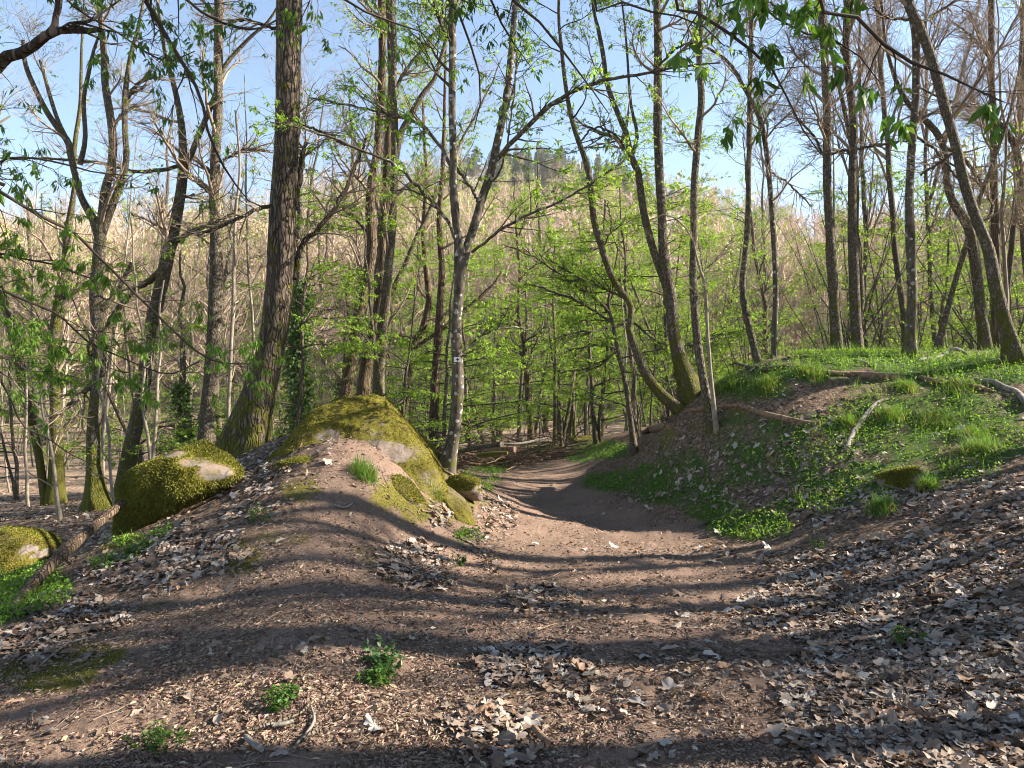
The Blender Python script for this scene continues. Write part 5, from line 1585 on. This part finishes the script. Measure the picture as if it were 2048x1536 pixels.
def debris():
    """catkins, bud scales and bark crumbs trodden into the soil"""
    mb = MB()
    X, Y, Z = sample_ground(420000, 2.2, 16, 44, 1.5)
    px, py, dep = proj(X, Y, Z)
    soil = np.maximum(sstep(40, -20, poly_sd(px, py, PATH)) * .7, sstep(40, -20, poly_sd(px, py, RIDGE)))
    nz = fbm(X * 3, Y * 3, 3, 17)
    keep = rng.random(len(X)) < (.12 + .88 * soil) * sstep(.15, .6, nz)
    X, Y, Z = X[keep], Y[keep], Z[keep]
    N = len(X)
    nr = gnormal(X, Y)
    d = norm(np.cross(nr, rng.normal(size=(N, 3)))) + nr * rng.normal(size=(N, 1)) * .25
    pal = np.array([(.2, .135, .098), (.16, .105, .075), (.27, .19, .14), (.1, .065, .045), (.07, .045, .033), (.22, .15, .1), (.3, .23, .175)])
    L = rng.lognormal(math.log(.018), .5, N).clip(.006, .06)
    n0 = mb.n
    leaves(mb, np.stack([X, Y, Z + .008 + rng.random(N) * .006], 1) - d * L[:, None] * .5, d, L, L * rng.uniform(.18, .5, N), (1, 1, 1), .0, .2)
    mb.c[-1] = mb.c[-1] * np.repeat(pal[rng.integers(0, len(pal), N)], 5, axis=0)
    o = mb.build('soil_litter', M['debris'], None, True)
    tag(o, 'small brown catkin and bark crumbs over the bare soil', 'litter', None, 'stuff')
    # thin twigs
    mb = MB()
    X, Y, Z = sample_ground(2200, 2.4, 16, 42, 1.3)
    n = len(X)
    K = 5
    D = rng.normal(size=(n, 3)) * np.array([1, 1, .1])
    D = norm(D)
    L = rng.uniform(.06, .35, n)[:, None]
    PL = np.empty((n, K, 3))
    x, y = X, Y
    PL[:, 0] = np.stack([X, Y, Z + .008], 1)
    for j in range(1, K):
        D = norm(D + rng.normal(size=(n, 3)) * np.array([.25, .25, .05]))
        PL[:, j] = PL[:, j - 1] + D * L / (K - 1)
    PL[:, :, 2] = height(PL[:, :, 0], PL[:, :, 1]) + .008
    R = rng.uniform(.0015, .005, n)[:, None] * np.linspace(1, .5, K)
    v, q = tube(PL, R, 4)
    mb.add(v, q, c=np.repeat(rng.choice([.05, .2], (n, 1)) * np.ones((1, 3)), K * 4, axis=0))
    o = mb.build('twig_litter', M['twig'], None)
    tag(o, 'thin broken twigs scattered over the forest floor', 'twigs', None, 'stuff')

def blades(mb, base, L, Wd, lean, colr, K=4, cvar=.25):
    N = len(base)
    a = rng.uniform(0, 6.283, N)
    hd = np.stack([np.cos(a), np.sin(a), a * 0], 1)
    sd = np.stack([-np.sin(a), np.cos(a), a * 0], 1)
    t = np.linspace(0, 1, K)[None, :, None]
    L = np.broadcast_to(L, N)[:, None, None]
    ln = np.broadcast_to(lean, N)[:, None, None]
    c = base[:, None] + hd[:, None] * L * ln * t**1.8 + np.array([0, 0, 1.]) * L * (t - .45 * ln * t**2.2)
    w = np.broadcast_to(Wd, N)[:, None, None] * (1 - t**1.5 * .95)
    v = np.stack([c + sd[:, None] * w / 2, c - sd[:, None] * w / 2], 2)
    idx = np.arange(N * K * 2).reshape(N, K, 2)
    q = np.stack([idx[:, :-1, 0], idx[:, :-1, 1], idx[:, 1:, 1], idx[:, 1:, 0]], -1).reshape(-1, 4)
    cc = np.asarray(colr)[None] * rng.uniform(1 - cvar, 1 + cvar, (N, 1)) * rng.uniform(.92, 1.08, (N, 3))
    mb.add(v.reshape(-1, 3), q, c=np.repeat(cc, K * 2, axis=0))

GC = (.13, .22, .03)
TUFTS = [(730, 945, 34, 'grass clump growing on the bare ridge beside the mossy rib', .26), (870, 985, 20, 'small grass tuft on the rib near the forked tree', .22),
         (1765, 1015, 34, 'sunlit grass tuft at the edge of the fallen leaves', .26), (1855, 975, 24, 'thin grass tuft beside the moss cushion stone', .28), (1960, 895, 50, 'bright backlit grass tuft on the right of the bank', .26),
         (1870, 835, 50, 'dark green grass hummock on the upper bank', .2), (1785, 830, 36, 'grass tuft just right of the grey barkless branch', .24), (1640, 1015, 0, '', .2), (1700, 845, 26, 'grass tuft left of the grey barkless branch', .2),
         (1532, 770, 26, 'backlit grass tuft on the brow near the bank edge', .24), (1450, 765, 40, 'grass tuft right behind the smooth grey stem', .24), (1920, 770, 36, 'grass tuft between the two dark branches on the crest', .22),
         (1810, 770, 24, 'grass tuft at the end of the rotting branch', .22), (1625, 742, 36, 'grass tuft on the crest left of the moss-sided trunk', .22), (1945, 870, 36, 'wide grass tuft above the bright backlit one', .2)]
def tufts():
    for px, py, w, lab, L in TUFTS:
        if not w:
            continue
        g = gp(px, py + 8)
        d = g[1]
        R = w / F * d
        n = int(260 + R * 1400)
        rr = R * np.sqrt(rng.random(n)) * rng.uniform(.4, 1, n)
        a = rng.uniform(0, 6.283, n)
        x, y = g[0] + rr * np.cos(a), g[1] + rr * np.sin(a)
        base = np.stack([x, y, height(x, y) - .01], 1)
        mb = MB()
        blades(mb, base, rng.lognormal(-.45, .35, n).clip(.2, 1.3) * L * .85, .007, rng.uniform(.15, .9, n), (.1, .2, .03) if 'dark' not in lab else (.05, .12, .02), 5)
        dead = rng.integers(0, n, n // 4)
        blades(mb, base[dead], rng.uniform(.4, .9, len(dead)) * L, .007, rng.uniform(.6, 1.2, len(dead)), (.3, .24, .12), 4)
        o = mb.build('grass_tuft', M['grass'], None, True, g)
        o.location = g
        tag(o, lab, 'grass tuft', 'grass tufts on ridge and bank')

def weed(label, px, py, w, n, size=.03, col=(.075, .15, .03)):
    n = int(n * .7)
    g = gp(px, py)
    R = w / F * g[1]
    mb = MB()
    ns = n // 7
    a = rng.uniform(0, 6.28, ns)
    rr = R * np.sqrt(rng.random(ns))
    x, y = g[0] + rr * np.cos(a), g[1] + rr * np.sin(a) * 1.3
    z = height(x, y)
    K = 4
    D = norm(np.stack([rng.normal(size=ns) * .5, rng.normal(size=ns) * .5, np.ones(ns)], 1))
    L = rng.uniform(.03, .11, ns)[:, None]
    PL = np.stack([x, y, z], 1)[:, None] + D[:, None] * (np.linspace(0, 1, K)[None, :, None] * L[:, None])
    v, q = tube(PL, np.full((ns, K), .0015), 3)
    mb.add(v, q, c=(.08, .12, .03))
    i = rng.integers(0, ns, n)
    t = rng.uniform(.2, 1, n)[:, None]
    p = PL[i, 0] * (1 - t) + PL[i, -1] * t
    d = rng.normal(size=(n, 3)) * np.array([1, 1, .3]) + np.array([0, 0, .25])
    leaves(mb, p, d, rng.uniform(.6, 1.2, n) * size, size * .6, col, .1, .3)
    o = mb.build('weed', M['grass'], None, True, g)
    o.location = g
    tag(o, label, 'weed')

def greens():
    mb = MB()
    X, Y, Z = sample_ground(300000, 4.5, 28, 43, 1.25)
    px, py, dep = proj(X, Y, Z)
    b = blobs(px, py, GREENB)
    n2 = fbm(X * 3.2, Y * 3.2, 4, 31)
    n3 = fbm(X * .9, Y * .9, 3, 61)
    pr = sstep(.46, .78, b * (.42 + n2)) * .85
    keep = (rng.random(len(X)) < pr) & ((poly_sd(px, py, PATH) > -12) | (py < 925))
    X, Y, Z, n3, b = X[keep], Y[keep], Z[keep], n3[keep], b[keep]
    py = py[keep]
    N = len(X)
    crest = py < 800
    hh = np.where(crest, .06, .04) * rng.uniform(.3, 1.3, N)
    base = np.stack([X, Y, Z + hh], 1)
    d = rng.normal(size=(N, 3)) * np.array([1, 1, .45]) + np.array([0, 0, .2])
    leaves(mb, base, d, rng.uniform(.022, .045, N), .022, GC, .1, .35)
    mb.c[-1] = mb.c[-1] * np.repeat((.65 + .7 * n3)[:, None], 5, axis=0)
    o = mb.build('ground_cover', M['grass'], None, True)
    tag(o, 'low green chickweed-like ground cover on the bank', 'ground cover', None, 'stuff')
    mb = MB()
    n7 = fbm(X * 4.5, Y * 4.5, 3, 71)
    s = rng.random(N) < np.where(crest, .75, .34) * sstep(.36, .6, n7)
    n = s.sum()
    blades(mb, np.stack([X[s], Y[s], Z[s]], 1), np.where(crest[s], .2, .13) * (.55 + .8 * n7[s]) * rng.uniform(.5, 1.4, n), .006, rng.uniform(.2, 1.1, n), (.125, .215, .035), 4, .5)
    o = mb.build('grass', M['grass'], None, True)
    tag(o, 'fresh short grass over the bank and its crest', 'grass', None, 'stuff')
    # moss nap on the soil hump
    mb = MB()
    X, Y, Z = sample_ground(200000, 3, 13, 43, 1.4)
    _, moss, _, px, py, dep = ground_masks(X, Y, Z)
    k = rng.random(len(X)) < moss * .9
    X, Y, Z = X[k], Y[k], Z[k]
    n = len(X)
    leaves(mb, np.stack([X, Y, Z], 1), rng.normal(size=(n, 3)) * .5 + np.array([0, 0, .8]), rng.uniform(.008, .022, n), .008, (.15, .14, .02), 0, .4)
    o = mb.build('moss_carpet', M['moss'], None, True)
    tag(o, 'yellow-green moss patches on the trodden ridge', 'moss', None, 'stuff')

dead_leaves()
debris()
tufts()
greens()
weed('small bright green weed patch on the foreground hump', 755, 1365, 30, 480)
weed('grey-green rosette weed just above the bright weed patch', 768, 1332, 32, 280, .045, (.07, .13, .05))
weed('little weed at the front left of the hump', 560, 1412, 30, 320)
weed('dim mossy weed patch in the bottom left shade', 325, 1492, 40, 420, .022, (.06, .12, .025))
weed('lone weed tuft among the fallen leaves at right', 1815, 1290, 28, 340, .03)
weed('bushy weed by the path edge below the rib', 945, 1075, 26, 340, .03, (.06, .14, .025))
weed('small weed in the leaf pocket beside the path', 918, 1130, 16, 200, .028)
weed('weed spray at the lip of the leafy left slope', 215, 1132, 22, 300, .035)
weed('weeds under the left boulder overhang', 320, 1072, 26, 320, .032)
weed('row of weeds leading up to the left boulder', 270, 1112, 26, 320, .032)
weed('single weed at the far left of the slope', 95, 1222, 22, 150, .035)
weed('pale weeds on the slope above the mossy hump', 515, 1040, 24, 300, .026, (.1, .16, .05))
weed('small weed half buried in leaves at the path right edge', 1640, 1095, 18, 140, .026)

# ------------------------------------------------------------------ sky, sun, camera
world = bpy.data.worlds.new('World')
scn.world = world
world.use_nodes = True
wn = world.node_tree
wn.nodes.clear()
sk = wn.nodes.new('ShaderNodeTexSky')
sk.sky_type = 'NISHITA'
sk.sun_disc = False
sk.sun_elevation = SUN_EL
sk.sun_rotation = SUN_AZ
sk.altitude = 200
sk.air_density = 1.0
sk.dust_density = .05
sk.ozone_density = .6
bg = wn.nodes.new('ShaderNodeBackground')
bg.inputs[1].default_value = .064
wo = wn.nodes.new('ShaderNodeOutputWorld')
wn.links.new(sk.outputs[0], bg.inputs[0])
wn.links.new(bg.outputs[0], wo.inputs[0])

sl = bpy.data.lights.new('sun', 'SUN')
sl.energy = 5
sl.angle = math.radians(.5)
sl.color = (1, .9, .76)
so = bpy.data.objects.new('sun', sl)
link(so)
from mathutils import Vector
sv = Vector((math.sin(SUN_AZ) * math.cos(SUN_EL), math.cos(SUN_AZ) * math.cos(SUN_EL), math.sin(SUN_EL)))
so.rotation_euler = sv.to_track_quat('Z', 'Y').to_euler()
so.location = (20, 5, 20)

cam = bpy.data.cameras.new('camera')
cam.sensor_width = 36
cam.lens = 36 * F / W
cam.clip_end = 3000
cam.clip_start = .05
co = bpy.data.objects.new('camera', cam)
co.location = (0, 0, CAMZ)
co.rotation_euler = (math.pi / 2 + PITCH, 0, 0)
link(co)
scn.camera = co

vs = scn.view_settings
vs.view_transform = 'Standard'
vs.look = 'None'
vs.exposure = 2.2
vs.gamma = 1
cy = scn.cycles
cy.max_bounces = 6
cy.diffuse_bounces = 3
cy.glossy_bounces = 2
cy.transmission_bounces = 4
cy.filter_width = 1.05
cy.use_denoising = True
cy.denoising_prefilter = 'ACCURATE'

def haze():
    m, nt, out = newmat('woodland_haze')
    v = nt.nodes.new('ShaderNodeVolumePrincipled')
    v.inputs['Color'].default_value = (.9, .93, 1, 1)
    v.inputs['Density'].default_value = HAZE
    v.inputs['Anisotropy'].default_value = .2
    nt.links.new(v.outputs[0], out.inputs['Volume'])
    bm = bmesh.new()
    bmesh.ops.create_cube(bm, size=1)
    me = bpy.data.meshes.new('haze')
    bm.to_mesh(me)
    bm.free()
    me.materials.append(m)
    o = bpy.data.objects.new('haze', me)
    o.scale = (860, 860, 150)
    o.location = (0, 0, 60)
    link(o)
    o['kind'] = 'stuff'
    tag(o, 'thin blue haze hanging in the valley air', 'haze')
HAZE = .0002
haze()
